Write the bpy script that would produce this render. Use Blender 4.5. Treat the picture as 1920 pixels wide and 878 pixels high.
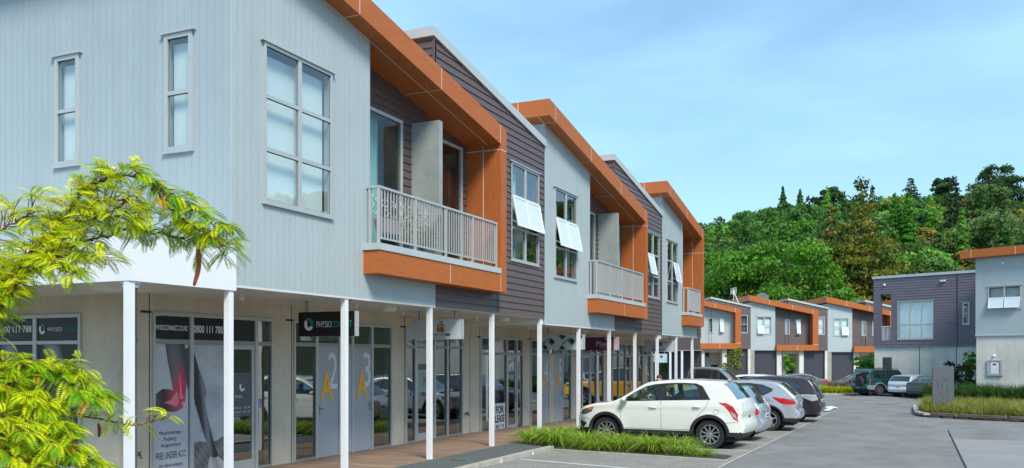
import bpy, bmesh, math, random
import numpy as np
from mathutils import Vector, Matrix
from mathutils.geometry import delaunay_2d_cdt
R=math.radians
random.seed(7); rng=np.random.default_rng(7)
for o in list(bpy.data.objects): bpy.data.objects.remove(o)
C=bpy.context.scene.collection
scn=bpy.context.scene
# ---------------------------------------------------------------- camera
YAW=math.atan(765/1662.0); CS,SN=math.cos(YAW),math.sin(YAW)
cd=bpy.data.cameras.new('camera'); cam=bpy.data.objects.new('camera',cd); C.objects.link(cam)
cam.location=(0,0,2.25); cam.rotation_euler=(R(90),0,YAW)
cd.sensor_width=36; cd.lens=36*1662/1920; cd.shift_y=(670-439)/1920; cd.clip_start=0.1; cd.clip_end=3000
scn.camera=cam
# ---------------------------------------------------------------- light
SUN=Vector((0.64,-0.62,0.98)).normalized()
EXPO=0.80
w=bpy.data.worlds.new('World'); scn.world=w; w.use_nodes=True
nt=w.node_tree; nt.nodes.clear()
def N(t,**k):
    n=nt.nodes.new(t)
    for a,b in k.items(): setattr(n,a,b)
    return n
sky=N('ShaderNodeTexSky',sky_type='NISHITA',sun_disc=False); sky.sun_elevation=math.asin(SUN.z); sky.sun_rotation=math.atan2(SUN.x,SUN.y)
sky.air_density=1.0; sky.dust_density=0.6; sky.ozone_density=1.5; sky.altitude=50
tc=N('ShaderNodeTexCoord'); sep=N('ShaderNodeSeparateXYZ')
nt.links.new(tc.outputs['Generated'],sep.inputs[0])
mp=N('ShaderNodeMapping'); mp.inputs['Scale'].default_value=(1.3,1.3,4.2); mp.inputs['Location'].default_value=(0.7,2.1,0.3); mp.inputs['Rotation'].default_value=(0,R(10),0)
nt.links.new(tc.outputs['Generated'],mp.inputs[0])
no=N('ShaderNodeTexNoise'); no.inputs['Scale'].default_value=1.5; no.inputs['Detail'].default_value=5; no.inputs['Roughness'].default_value=0.52; no.inputs['Distortion'].default_value=0.3
nt.links.new(mp.outputs[0],no.inputs['Vector'])
cr=N('ShaderNodeValToRGB'); cr.color_ramp.elements[0].position=0.36; cr.color_ramp.elements[1].position=0.72
cr.color_ramp.elements[0].color=(0.20,0.20,0.20,1); cr.color_ramp.elements[1].color=(0.80,0.80,0.80,1)
nt.links.new(no.outputs['Fac'],cr.inputs[0])
hz=N('ShaderNodeMapRange'); hz.inputs['From Min'].default_value=0.0; hz.inputs['From Max'].default_value=0.42; hz.inputs['To Min'].default_value=0.74; hz.inputs['To Max'].default_value=0.0
nt.links.new(sep.outputs['Z'],hz.inputs['Value'])
mx=N('ShaderNodeMath',operation='MAXIMUM'); nt.links.new(cr.outputs[0],mx.inputs[0]); nt.links.new(hz.outputs[0],mx.inputs[1])
mixc=N('ShaderNodeMix',data_type='RGBA'); mixc.inputs['B'].default_value=(4.5,6.5,8.6,1)
nt.links.new(mx.outputs[0],mixc.inputs['Factor']); nt.links.new(sky.outputs[0],mixc.inputs['A'])
tint=N('ShaderNodeMix',data_type='RGBA',blend_type='MULTIPLY'); tint.inputs['Factor'].default_value=1; tint.inputs['B'].default_value=(0.80,0.96,1.0,1); nt.links.new(mixc.outputs['Result'],tint.inputs['A'])
bg=N('ShaderNodeBackground'); bg.inputs['Strength'].default_value=0.10
wo=N('ShaderNodeOutputWorld'); nt.links.new(tint.outputs['Result'],bg.inputs[0]); nt.links.new(bg.outputs[0],wo.inputs[0])
sl=bpy.data.lights.new('sun','SUN'); sl.energy=2.5; sl.angle=R(18); sl.color=(1,0.95,0.86)
so=bpy.data.objects.new('sun',sl); C.objects.link(so); so.rotation_euler=SUN.to_track_quat('Z','Y').to_euler(); so.location=(20,-20,40)
vs=scn.view_settings; vs.view_transform='Standard'; vs.look='None'; vs.gamma=1; vs.use_curve_mapping=False; vs.exposure=EXPO
scn.render.engine='CYCLES'; scn.cycles.max_bounces=8; scn.cycles.transparent_max_bounces=16; scn.cycles.glossy_bounces=4; scn.cycles.caustics_reflective=False; scn.cycles.caustics_refractive=False
# ---------------------------------------------------------------- materials
def newmat(name):
    m=bpy.data.materials.new(name); m.use_nodes=True
    t=m.node_tree; b=t.nodes['Principled BSDF']; return m,t,b
def mat(name,col,rough=0.6,metal=0.0,var=0.0,scale=3.0,bump=0.0,bscale=40.0,spec=0.5,coat=0.0,stretch=(1,1,1),col2=None,emit=0,detail=4,dirt=0.0):
    """plain surface with optional uneven tone (noise) and fine relief"""
    m,t,b=newmat(name)
    b.inputs['Base Color'].default_value=(*col,1); b.inputs['Roughness'].default_value=rough; b.inputs['Metallic'].default_value=metal
    b.inputs['Specular IOR Level'].default_value=spec; b.inputs['Coat Weight'].default_value=coat; b.inputs['Coat Roughness'].default_value=0.05
    tc=t.nodes.new('ShaderNodeTexCoord'); mp=t.nodes.new('ShaderNodeMapping'); mp.inputs['Scale'].default_value=stretch
    t.links.new(tc.outputs['Object'],mp.inputs[0])
    last=None
    if var>0 or col2:
        n=t.nodes.new('ShaderNodeTexNoise'); n.inputs['Scale'].default_value=scale; n.inputs['Detail'].default_value=detail; n.inputs['Roughness'].default_value=0.6
        t.links.new(mp.outputs[0],n.inputs['Vector'])
        r=t.nodes.new('ShaderNodeMapRange'); r.inputs['From Min'].default_value=0.3; r.inputs['From Max'].default_value=0.7
        t.links.new(n.outputs['Fac'],r.inputs['Value'])
        mx=t.nodes.new('ShaderNodeMix'); mx.data_type='RGBA'
        a=[c*(1-var) for c in col]; d=[min(1,c*(1+var)) for c in col] if not col2 else col2
        if col2: a=col
        mx.inputs['A'].default_value=(*a,1); mx.inputs['B'].default_value=(*d,1)
        t.links.new(r.outputs[0],mx.inputs['Factor']); last=mx.outputs['Result']
    if dirt>0:
        n=t.nodes.new('ShaderNodeTexNoise'); n.inputs['Scale'].default_value=0.9; n.inputs['Detail'].default_value=8; n.inputs['Roughness'].default_value=0.7
        mp2=t.nodes.new('ShaderNodeMapping'); mp2.inputs['Scale'].default_value=(1.5,1.5,0.35); t.links.new(tc.outputs['Object'],mp2.inputs[0]); t.links.new(mp2.outputs[0],n.inputs['Vector'])
        r=t.nodes.new('ShaderNodeMapRange'); r.inputs['From Min'].default_value=0.5; r.inputs['From Max'].default_value=0.75; r.inputs['To Max'].default_value=dirt
        t.links.new(n.outputs['Fac'],r.inputs['Value'])
        mx=t.nodes.new('ShaderNodeMix'); mx.data_type='RGBA'; mx.blend_type='MULTIPLY'
        if last: t.links.new(last,mx.inputs['A'])
        else: mx.inputs['A'].default_value=(*col,1)
        mx.inputs['B'].default_value=(0.45,0.42,0.38,1); t.links.new(r.outputs[0],mx.inputs['Factor']); last=mx.outputs['Result']
    if last: t.links.new(last,b.inputs['Base Color'])
    if bump>0:
        n=t.nodes.new('ShaderNodeTexNoise'); n.inputs['Scale'].default_value=bscale; n.inputs['Detail'].default_value=3
        t.links.new(mp.outputs[0],n.inputs['Vector'])
        bp=t.nodes.new('ShaderNodeBump'); bp.inputs['Strength'].default_value=bump; bp.inputs['Distance'].default_value=0.02
        t.links.new(n.outputs['Fac'],bp.inputs['Height']); t.links.new(bp.outputs[0],b.inputs['Normal'])
    if emit: b.inputs['Emission Color'].default_value=(*col,1); b.inputs['Emission Strength'].default_value=emit
    return m
def math_(t,op,a,b=None,c=None):
    n=t.nodes.new('ShaderNodeMath'); n.operation=op
    for i,v in enumerate((a,b,c)):
        if v is None: continue
        if isinstance(v,(int,float)): n.inputs[i].default_value=v
        else: t.links.new(v,n.inputs[i])
    return n.outputs[0]
def boards(name,col,axis='X',pitch=0.155,gap=0.05,gapdark=0.55,rough=0.45,var=0.05,stretch=None,bumpd=0.003,tone=0.0,dirt=0.0):
    """boards side by side with a narrow joint gap, run across the given axis"""
    m=mat(name,col,rough,var=var,scale=1.3,stretch=stretch or (1,1,0.5),bump=0.05,bscale=60,dirt=dirt)
    t=m.node_tree; b=t.nodes['Principled BSDF']
    tc=t.nodes.new('ShaderNodeTexCoord'); s=t.nodes.new('ShaderNodeSeparateXYZ'); t.links.new(tc.outputs['Object'],s.inputs[0])
    v=math_(t,'DIVIDE',s.outputs[axis],pitch); f=math_(t,'FRACT',v)
    g=math_(t,'LESS_THAN',f,gap)
    prev=b.inputs['Base Color'].links[0].from_socket if b.inputs['Base Color'].links else None
    mx=t.nodes.new('ShaderNodeMix'); mx.data_type='RGBA'; mx.blend_type='MULTIPLY'; t.links.new(g,mx.inputs['Factor'])
    if tone>0:
        fl=math_(t,'FLOOR',v); wn=t.nodes.new('ShaderNodeTexWhiteNoise'); wn.noise_dimensions='1D'; t.links.new(fl,wn.inputs['W'])
        tv=math_(t,'MULTIPLY_ADD',wn.outputs['Value'],tone*2,1-tone)
        m2=t.nodes.new('ShaderNodeMix'); m2.data_type='RGBA'; m2.blend_type='MULTIPLY'; m2.inputs['Factor'].default_value=1
        t.links.new(prev,m2.inputs['A']); cc=t.nodes.new('ShaderNodeCombineColor'); 
        for k in range(3): t.links.new(tv,cc.inputs[k])
        t.links.new(cc.outputs[0],m2.inputs['B']); prev=m2.outputs['Result']
    t.links.new(prev,mx.inputs['A']); mx.inputs['B'].default_value=(gapdark,)*3+(1,)
    t.links.new(mx.outputs['Result'],b.inputs['Base Color'])
    bp=t.nodes.new('ShaderNodeBump'); bp.inputs['Strength'].default_value=1; bp.inputs['Distance'].default_value=bumpd; bp.invert=True
    t.links.new(g,bp.inputs['Height'])
    if b.inputs['Normal'].links: t.links.new(b.inputs['Normal'].links[0].from_socket,bp.inputs['Normal'])
    t.links.new(bp.outputs[0],b.inputs['Normal'])
    return m
def wood(name,c1,c2,stretch,rough=0.5,scale=6,spec=0.35):
    """orange timber-look panel with long fine grain"""
    m=mat(name,c1,rough,col2=c2,scale=scale,stretch=stretch,detail=7,spec=spec)
    return m
def glass(name,tint,f0=0.08,rough=0.0,refl=1.0,wave=0.012):
    """clear pane: mirror share by Schlick's law on the viewing angle, the rest passes tinted"""
    m=bpy.data.materials.new(name); m.use_nodes=True; t=m.node_tree; t.nodes.clear()
    o=t.nodes.new('ShaderNodeOutputMaterial'); mx=t.nodes.new('ShaderNodeMixShader'); g=t.nodes.new('ShaderNodeNewGeometry')
    d=t.nodes.new('ShaderNodeVectorMath'); d.operation='DOT_PRODUCT'; t.links.new(g.outputs['Normal'],d.inputs[0]); t.links.new(g.outputs['Incoming'],d.inputs[1])
    c=math_(t,'ABSOLUTE',d.outputs['Value']); k=math_(t,'POWER',math_(t,'SUBTRACT',1.0,c),5.0); f=math_(t,'MULTIPLY_ADD',k,1-f0,f0)
    tr=t.nodes.new('ShaderNodeBsdfTransparent'); tr.inputs[0].default_value=(*tint,1)
    gl=t.nodes.new('ShaderNodeBsdfGlossy'); gl.inputs['Roughness'].default_value=rough; gl.inputs[0].default_value=(refl,refl,refl,1)
    no=t.nodes.new('ShaderNodeTexNoise'); no.inputs['Scale'].default_value=0.9; tc=t.nodes.new('ShaderNodeTexCoord'); t.links.new(tc.outputs['Object'],no.inputs['Vector'])
    bp=t.nodes.new('ShaderNodeBump'); bp.inputs['Strength'].default_value=0.25; bp.inputs['Distance'].default_value=wave; t.links.new(no.outputs['Fac'],bp.inputs['Height']); t.links.new(bp.outputs[0],gl.inputs['Normal'])
    t.links.new(f,mx.inputs[0]); t.links.new(tr.outputs[0],mx.inputs[1]); t.links.new(gl.outputs[0],mx.inputs[2]); t.links.new(mx.outputs[0],o.inputs[0])
    return m
def leafmat(name,trans=0.35,rough=0.5):
    """foliage, colour from the 'tint' attribute of each leaf"""
    m=bpy.data.materials.new(name); m.use_nodes=True; t=m.node_tree; b=t.nodes['Principled BSDF']; o=t.nodes['Material Output']
    a=t.nodes.new('ShaderNodeAttribute'); a.attribute_name='tint'
    t.links.new(a.outputs['Color'],b.inputs['Base Color']); b.inputs['Roughness'].default_value=rough; b.inputs['Specular IOR Level'].default_value=0.3
    tr=t.nodes.new('ShaderNodeBsdfTranslucent'); t.links.new(a.outputs['Color'],tr.inputs[0])
    mx=t.nodes.new('ShaderNodeMixShader'); mx.inputs[0].default_value=trans
    t.links.new(b.outputs[0],mx.inputs[1]); t.links.new(tr.outputs[0],mx.inputs[2]); t.links.new(mx.outputs[0],o.inputs[0])
    return m
# ---------------------------------------------------------------- mesh helpers
class MB:
    def __init__(s): s.v=[];s.f=[];s.m=[]
    def add(s,vs,fs,m=0):
        k=len(s.v); s.v+=[tuple(p) for p in vs]
        for f in fs: s.f.append(tuple(i+k for i in f)); s.m.append(m)
        return s
    def box(s,x0,x1,y0,y1,z0,z1,m=0):
        if x0>x1:x0,x1=x1,x0
        if y0>y1:y0,y1=y1,y0
        if z0>z1:z0,z1=z1,z0
        return s.add([(x0,y0,z0),(x1,y0,z0),(x1,y1,z0),(x0,y1,z0),(x0,y0,z1),(x1,y0,z1),(x1,y1,z1),(x0,y1,z1)],
              [(0,3,2,1),(4,5,6,7),(0,1,5,4),(1,2,6,5),(2,3,7,6),(3,0,4,7)],m)
    def quad(s,a,b,c,d,m=0): return s.add([a,b,c,d],[(0,1,2,3)],m)
    def prism(s,poly,a0,a1,fn,m=0):
        """poly: 2D outline; fn(p,q,a)->xyz; extruded from a0 to a1"""
        n=len(poly)
        vs=[fn(p,q,a0) for p,q in poly]+[fn(p,q,a1) for p,q in poly]
        fs=[tuple(range(n)),tuple(range(2*n-1,n-1,-1))]+[(i,(i+1)%n,(i+1)%n+n,i+n) for i in range(n)]
        return s.add(vs,fs,m)
    def tube(s,pts,r,n=8,m=0,cap=True):
        pts=[Vector(p) for p in pts]; rs=r if isinstance(r,(list,tuple)) else [r]*len(pts)
        vs=[];fs=[]; up=Vector((0.13,0.27,0.95))
        for i,p in enumerate(pts):
            d=(pts[min(i+1,len(pts)-1)]-pts[max(i-1,0)]).normalized()
            a=d.cross(up)
            if a.length<0.05: a=d.cross(Vector((1,0,0)))
            a.normalize(); b=d.cross(a)
            for k in range(n):
                t=2*math.pi*k/n+math.pi/n; vs.append(p+rs[i]*(math.cos(t)*a+math.sin(t)*b))
        for i in range(len(pts)-1):
            for k in range(n): fs.append((i*n+k,i*n+(k+1)%n,(i+1)*n+(k+1)%n,(i+1)*n+k))
        if cap: fs.append(tuple(range(n))); fs.append(tuple(range(len(pts)*n-1,(len(pts)-1)*n-1,-1)))
        return s.add(vs,fs,m)
    def lathe(s,prof,n,fn,m=0):
        """prof [(r,a)] ; fn(r,theta,a)->xyz"""
        vs=[fn(r,2*math.pi*k/n,a) for r,a in prof for k in range(n)]
        fs=[(i*n+k,i*n+(k+1)%n,(i+1)*n+(k+1)%n,(i+1)*n+k) for i in range(len(prof)-1) for k in range(n)]
        return s.add(vs,fs,m)
    def ball(s,c,r,n=10,m=0):
        rx,ry,rz=r if isinstance(r,(tuple,list)) else (r,r,r)
        pr=[(math.sin(math.pi*i/n),math.cos(math.pi*i/n)) for i in range(n+1)]
        return s.lathe(pr,n+2,lambda q,t,a:(c[0]+rx*q*math.cos(t),c[1]+ry*q*math.sin(t),c[2]+rz*a),m)
SPLIT={'pane','rail','panel_joint_strip','round_light','canopy_downlight','panel_joint','corner_trim','reflective_band','hanger','dashboard','tree_emblem','curved_line','arch_moulding_'}
def pieces(mb):
    par=list(range(len(mb.v)))
    def fd(i):
        while par[i]!=i: par[i]=par[par[i]]; i=par[i]
        return i
    for f in mb.f:
        a=fd(f[0])
        for i in f[1:]: par[fd(i)]=a
    out={}
    for f,m in zip(mb.f,mb.m): out.setdefault(fd(f[0]),[]).append((f,m))
    res=[]
    for fs in out.values():
        n=MB(); mp={}
        for f,m in fs:
            for i in f:
                if i not in mp: mp[i]=len(n.v); n.v.append(mb.v[i])
            n.f.append(tuple(mp[i] for i in f)); n.m.append(m)
        res.append(n)
    return res
def obj(name,mb,mats,parent=None,smooth=False,label=None,fix=True):
    if name in SPLIT:
        ps=pieces(mb)
        if len(ps)>1: return [obj1(name,p,mats,parent,smooth,label,fix) for p in ps][0]
    return obj1(name,mb,mats,parent,smooth,label,fix)
def obj1(name,mb,mats,parent=None,smooth=False,label=None,fix=True):
    me=bpy.data.meshes.new(name); me.from_pydata(mb.v,[],mb.f)
    if not isinstance(mats,(list,tuple)): mats=[mats]
    for m in mats: me.materials.append(m)
    if len(mats)>1: me.polygons.foreach_set('material_index',mb.m)
    if fix:
        bm=bmesh.new(); bm.from_mesh(me)
        if smooth: bmesh.ops.remove_doubles(bm,verts=bm.verts,dist=0.0002)
        bmesh.ops.recalc_face_normals(bm,faces=bm.faces); bm.to_mesh(me); bm.free()
    if smooth: me.polygons.foreach_set('use_smooth',[True]*len(me.polygons)); 
    if smooth=='auto': me.set_sharp_from_angle(angle=R(35))
    me.update()
    o=bpy.data.objects.new(name,me); C.objects.link(o)
    if parent: o.parent=parent
    if label: o['label']=label
    return o
def thing(name,label,cat,loc=(0,0,0),rz=0,group=None):
    o=bpy.data.objects.new(name,None); C.objects.link(o); o.location=loc; o.rotation_euler=(0,0,rz); o.empty_display_size=0.3
    return tag(o,label,cat,group)
def tag(o,label,cat,group=None):
    o['label']=label; o['category']=cat
    if group: o['group']=group
    return o
def setting(o,kind='structure',label=None,cat=None):
    o['kind']=kind
    if label: o['label']=label
    if cat: o['category']=cat
    return o
def dup(root,loc,rz,label=None,scale=None):
    r=root.copy(); C.objects.link(r); r.location=loc; r.rotation_euler=(0,0,rz)
    if scale: r.scale=scale
    if label: r['label']=label
    for ch in list(root.children):
        c=ch.copy(); C.objects.link(c); c.parent=r
        for g in list(ch.children):
            d=g.copy(); C.objects.link(d); d.parent=c
    return r
def text(s,parent,mat_,box,y=0.0,M=None,name='lettering',bold=0.0,thick=0.002,shear=0,keep=False):
    """letters fitted in box (x0,z0,x1,z1), standing in the xz plane and read from -y"""
    cu=bpy.data.curves.new('txt','FONT'); cu.body=s; cu.size=1; cu.extrude=0; cu.offset=bold; cu.shear=shear; cu.resolution_u=3
    o=bpy.data.objects.new('txt',cu); C.objects.link(o); bpy.context.view_layer.update()
    me=bpy.data.meshes.new_from_object(o.evaluated_get(bpy.context.evaluated_depsgraph_get()))
    bpy.data.objects.remove(o); bpy.data.curves.remove(cu)
    n=len(me.vertices); co=np.empty(n*3); me.vertices.foreach_get('co',co); co=co.reshape(-1,3)
    mn=co.min(0);mx=co.max(0); x0,z0,x1,z1=box
    sx=(x1-x0)/(mx[0]-mn[0]); sz=(z1-z0)/(mx[1]-mn[1])
    out=np.stack([x0+(co[:,0]-mn[0])*sx,np.full(n,y),z0+(co[:,1]-mn[1])*sz],1)
    if M is not None: out=np.array([tuple(M@Vector(p)) for p in out])
    me.vertices.foreach_set('co',out.astype(np.float32).ravel()); me.name=name
    me.materials.clear(); me.materials.append(mat_); me.update()
    ob=bpy.data.objects.new(name,me); C.objects.link(ob)
    if parent: ob.parent=parent
    return ob
def inpoly(p,poly):
    x,y=p; c=False; j=len(poly)-1
    for i in range(len(poly)):
        xi,yi=poly[i];xj,yj=poly[j]
        if (yi>y)!=(yj>y) and x<(xj-xi)*(y-yi)/(yj-yi)+xi: c=not c
        j=i
    return c
def npquads(name,V,tint,m,parent=None):
    """V (n,k,3) polygons of k corners each, tint (n,3)"""
    V=np.asarray(V,dtype=np.float32); n,k=V.shape[0],V.shape[1]
    me=bpy.data.meshes.new(name); me.vertices.add(n*k); me.vertices.foreach_set('co',V.ravel())
    me.loops.add(n*k); me.loops.foreach_set('vertex_index',np.arange(n*k,dtype=np.int32))
    me.polygons.add(n); me.polygons.foreach_set('loop_start',np.arange(0,n*k,k,dtype=np.int32)); me.polygons.foreach_set('loop_total',np.full(n,k,dtype=np.int32))
    me.update(calc_edges=True)
    ca=me.color_attributes.new('tint','FLOAT_COLOR','POINT')
    cc=np.ones((n*k,4),dtype=np.float32); cc[:,:3]=np.repeat(np.asarray(tint,dtype=np.float32),k,axis=0); ca.data.foreach_set('color',cc.ravel())
    me.materials.append(m)
    o=bpy.data.objects.new(name,me); C.objects.link(o)
    if parent: o.parent=parent
    return o
def gz(Y):
    return 0 if Y<19 else (-.0125*(Y-19) if Y<30 else (-.1375-.00775*(Y-30) if Y<60 else -.37-.0067*(min(Y,75)-60)))
def CW(xc,zc): return (xc*CS-zc*SN, xc*SN+zc*CS)      # metres right of / ahead of the camera station -> site grid
# palette
M={}
M['blue']=boards('painted_board_pale_blue',(0.41,0.462,0.464),'X',0.155,0.045,0.87,dirt=0.12)
M['blue_shaded']=boards('painted_board_blue_shaded',(0.37,0.435,0.455),'Y',0.155,0.045,0.87,dirt=0.15)  # front-wall paint again, with the side's bluer shade put into the colour
M['dark']=mat('painted_weatherboard_dark',(0.110,0.076,0.070),0.42,var=0.09,scale=2,stretch=(0.4,0.4,3),bump=0.1,bscale=30)
M['orange']=wood('timber_panel_orange',(0.50,0.145,0.032),(0.37,0.098,0.022),(0.5,3,9))
M['orange_v']=wood('timber_panel_upright_grain',(0.48,0.138,0.032),(0.35,0.092,0.022),(6,6,0.45))
M['joint']=mat('joint_strip_metal',(0.62,0.50,0.42),0.4)
M['flash']=mat('grey_metal_flashing',(0.46,0.50,0.50),0.45,metal=0.0,var=0.06,scale=1.5,dirt=0.1)
M['alu']=mat('silver_aluminium',(0.50,0.51,0.50),0.38,metal=0.25,var=0.04)
M['alu_dark']=mat('grey_aluminium',(0.30,0.31,0.30),0.4,metal=0.2)
M['seal']=mat('black_rubber',(0.012,0.012,0.013),0.6)
M['white']=mat('white_paint',(0.80,0.80,0.80),0.4,var=0.03,dirt=0.06)
M['soffit']=mat('soffit_panel_white',(0.68,0.66,0.62),0.3,var=0.05,scale=1)
M['conc']=mat('precast_concrete_warm',(0.58,0.51,0.40),0.8,var=0.14,scale=1.6,bump=0.25,bscale=50,dirt=0.35,detail=8)
M['conc_grey']=mat('precast_concrete_grey',(0.67,0.63,0.555),0.8,var=0.12,scale=0.8,bump=0.2,bscale=30,dirt=0.4,detail=8)
M['roller']=boards('roller_door_slats',(0.05,0.05,0.064),'Z',0.09,0.12,0.6,rough=0.4)
M['win']=glass('window_glass_pale',(0.86,0.95,0.93),0.22)
M['doorglass']=glass('balcony_door_glass',(0.70,0.85,0.82),0.07)
M['shop']=glass('shopfront_glass',(0.38,0.60,0.56),0.28)
M['room']=mat('room_plaster',(0.55,0.54,0.50),0.8,var=0.05)
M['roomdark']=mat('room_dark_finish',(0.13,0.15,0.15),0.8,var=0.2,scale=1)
M['blind']=mat('roller_blind_white',(0.88,0.89,0.88),0.9,var=0.03,scale=2)
M['curtain']=mat('curtain_teal_white',(0.34,0.50,0.50),0.9,var=0.1,scale=3,stretch=(12,1,0.3))
M['curtain_dark']=mat('curtain_grey',(0.22,0.24,0.26),0.9,var=0.15,scale=3,stretch=(12,1,0.3))
M['black']=mat('black_film',(0.008,0.008,0.010),0.35)
M['vin_white']=mat('white_vinyl_lettering',(0.75,0.76,0.78),0.5)
M['vin_teal']=mat('teal_vinyl',(0.02,0.20,0.19),0.5)
M['vin_yellow']=mat('yellow_orange_vinyl',(0.90,0.42,0.01),0.5)
M['vin_grey']=mat('pale_grey_vinyl',(0.66,0.70,0.76),0.5)
M['vin_black']=mat('black_vinyl',(0.02,0.02,0.03),0.5)
M['door']=mat('grey_door_paint',(0.36,0.39,0.43),0.45,var=0.03)
M['brass']=mat('tarnished_brass',(0.12,0.07,0.03),0.4,metal=0.8)
M['cone']=mat('orange_cone_plastic',(0.85,0.09,0.01),0.5)
M['red_ink']=mat('red_ink',(0.55,0.05,0.03),0.5)
M['sign_pale']=mat('pale_sign_face',(0.52,0.57,0.58),0.4)
M['film_pale2']=mat('pale_teal_door_film',(0.25,0.36,0.34),0.4)
M['vin_teal2']=mat('teal_lettering',(0.01,0.28,0.27),0.5)
M['rust']=mat('rusty_cover',(0.16,0.09,0.08),0.8,var=0.2)
M['rustleaf']=mat('dry_orange_leaf',(0.45,0.15,0.04),0.8)
M['purple']=mat('painted_weatherboard_purple_grey',(0.15,0.125,0.15),0.45,var=0.1,scale=2,stretch=(0.4,0.4,3))
M['film_grey']=mat('dish_grey',(0.16,0.19,0.21),0.5)
M['steel']=mat('stainless_steel',(0.36,0.37,0.36),0.22,metal=1.0)
# ---------------------------------------------------------------- walls, windows
def clip(poly,f):
    out=[]
    for i in range(len(poly)):
        a=poly[i];b=poly[(i+1)%len(poly)]; fa=f(a);fb=f(b)
        if fa>=0: out.append(a)
        if (fa>=0)!=(fb>=0):
            t=fa/(fa-fb); out.append((a[0]+(b[0]-a[0])*t,a[1]+(b[1]-a[1])*t))
    return out
def L_(v): return v if callable(v) else (lambda u,v=v:v)
def wall_cells(u0,u1,lo,hi,holes):
    us=sorted(set([u0,u1]+[a for h in holes for a in h[:2] if u0<a<u1])); lo=L_(lo);hi=L_(hi); cells=[]
    for a,b in zip(us[:-1],us[1:]):
        m=(a+b)/2; hs=sorted([(L_(h[2]),L_(h[3])) for h in holes if h[0]<m<h[1]],key=lambda h:h[0](m)); cur=lo
        for l,h in hs:
            if l(m)>cur(m)+1e-4: cells.append([(a,cur(a)),(b,cur(b)),(b,l(b)),(a,l(a))])
            cur=h
        if hi(m)>cur(m)+1e-4: cells.append([(a,cur(a)),(b,cur(b)),(b,hi(b)),(a,hi(a))])
    return cells
def wall(mb,u0,u1,lo,hi,holes=(),y=0.0,th=0.14,m=0,fn=None,reveal=True,edges='blr'):
    """fn(u,y,z)->xyz ; outward is -y"""
    fn=fn or (lambda u,y,z:(u,y,z))
    for c in wall_cells(u0,u1,lo,hi,holes):
        mb.add([fn(u,y,z) for u,z in c],[tuple(range(len(c)))],m)
    if reveal:
        for h in holes:
            a,b=h[0],h[1];l,t=L_(h[2]),L_(h[3])
            P=[(a,l(a)),(b,l(b)),(b,t(b)),(a,t(a))]
            for i in range(4):
                p,q=P[i],P[(i+1)%4]; mb.add([fn(p[0],y,p[1]),fn(q[0],y,q[1]),fn(q[0],y+th,q[1]),fn(p[0],y+th,p[1])],[(0,1,2,3)],m)
    lo=L_(lo);hi=L_(hi)
    ed={'b':((u0,lo(u0)),(u1,lo(u1))),'l':((u0,lo(u0)),(u0,hi(u0))),'r':((u1,lo(u1)),(u1,hi(u1)))}
    for a,b in [ed[k] for k in edges]:
        mb.add([fn(a[0],y,a[1]),fn(b[0],y,b[1]),fn(b[0],y+th,b[1]),fn(a[0],y+th,a[1])],[(0,1,2,3)],m)
def lapped(mb,u0,u1,lo,hi,holes=(),y=0.0,th=0.14,m=0,fn=None,pitch=0.165,z0=3.34,lap=0.022,reveal=True):
    """weatherboards: every course leans out to a lip at its foot"""
    fn=fn or (lambda u,y,z:(u,y,z))
    for c in wall_cells(u0,u1,lo,hi,holes):
        zs=[p[1] for p in c]; k0=math.floor((min(zs)-z0)/pitch); k1=math.ceil((max(zs)-z0)/pitch)
        for k in range(k0,k1):
            a=z0+k*pitch;b=a+pitch
            p=clip(clip(c,lambda q:q[1]-a),lambda q:b-q[1])
            if len(p)<3: continue
            yy=lambda z:y-lap*(1-(z-a)/pitch)
            mb.add([fn(u,yy(z),z) for u,z in p],[tuple(range(len(p)))],m)
            bot=[q for q in p if abs(q[1]-a)<1e-5]
            if len(bot)>=2:
                ua,ub=min(q[0] for q in bot),max(q[0] for q in bot)
                mb.add([fn(ua,y-lap,a),fn(ub,y-lap,a),fn(ub,y+0.002,a),fn(ua,y+0.002,a)],[(0,1,2,3)],m)
    for h in (holes if reveal else ()):
        a,b=h[0],h[1];l,t=L_(h[2]),L_(h[3]); P=[(a,l(a)),(b,l(b)),(b,t(b)),(a,t(a))]
        for i in range(4):
            p,q=P[i],P[(i+1)%4]; mb.add([fn(p[0],y-lap,p[1]),fn(q[0],y-lap,q[1]),fn(q[0],y+th,q[1]),fn(p[0],y+th,p[1])],[(0,1,2,3)],m)
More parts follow.
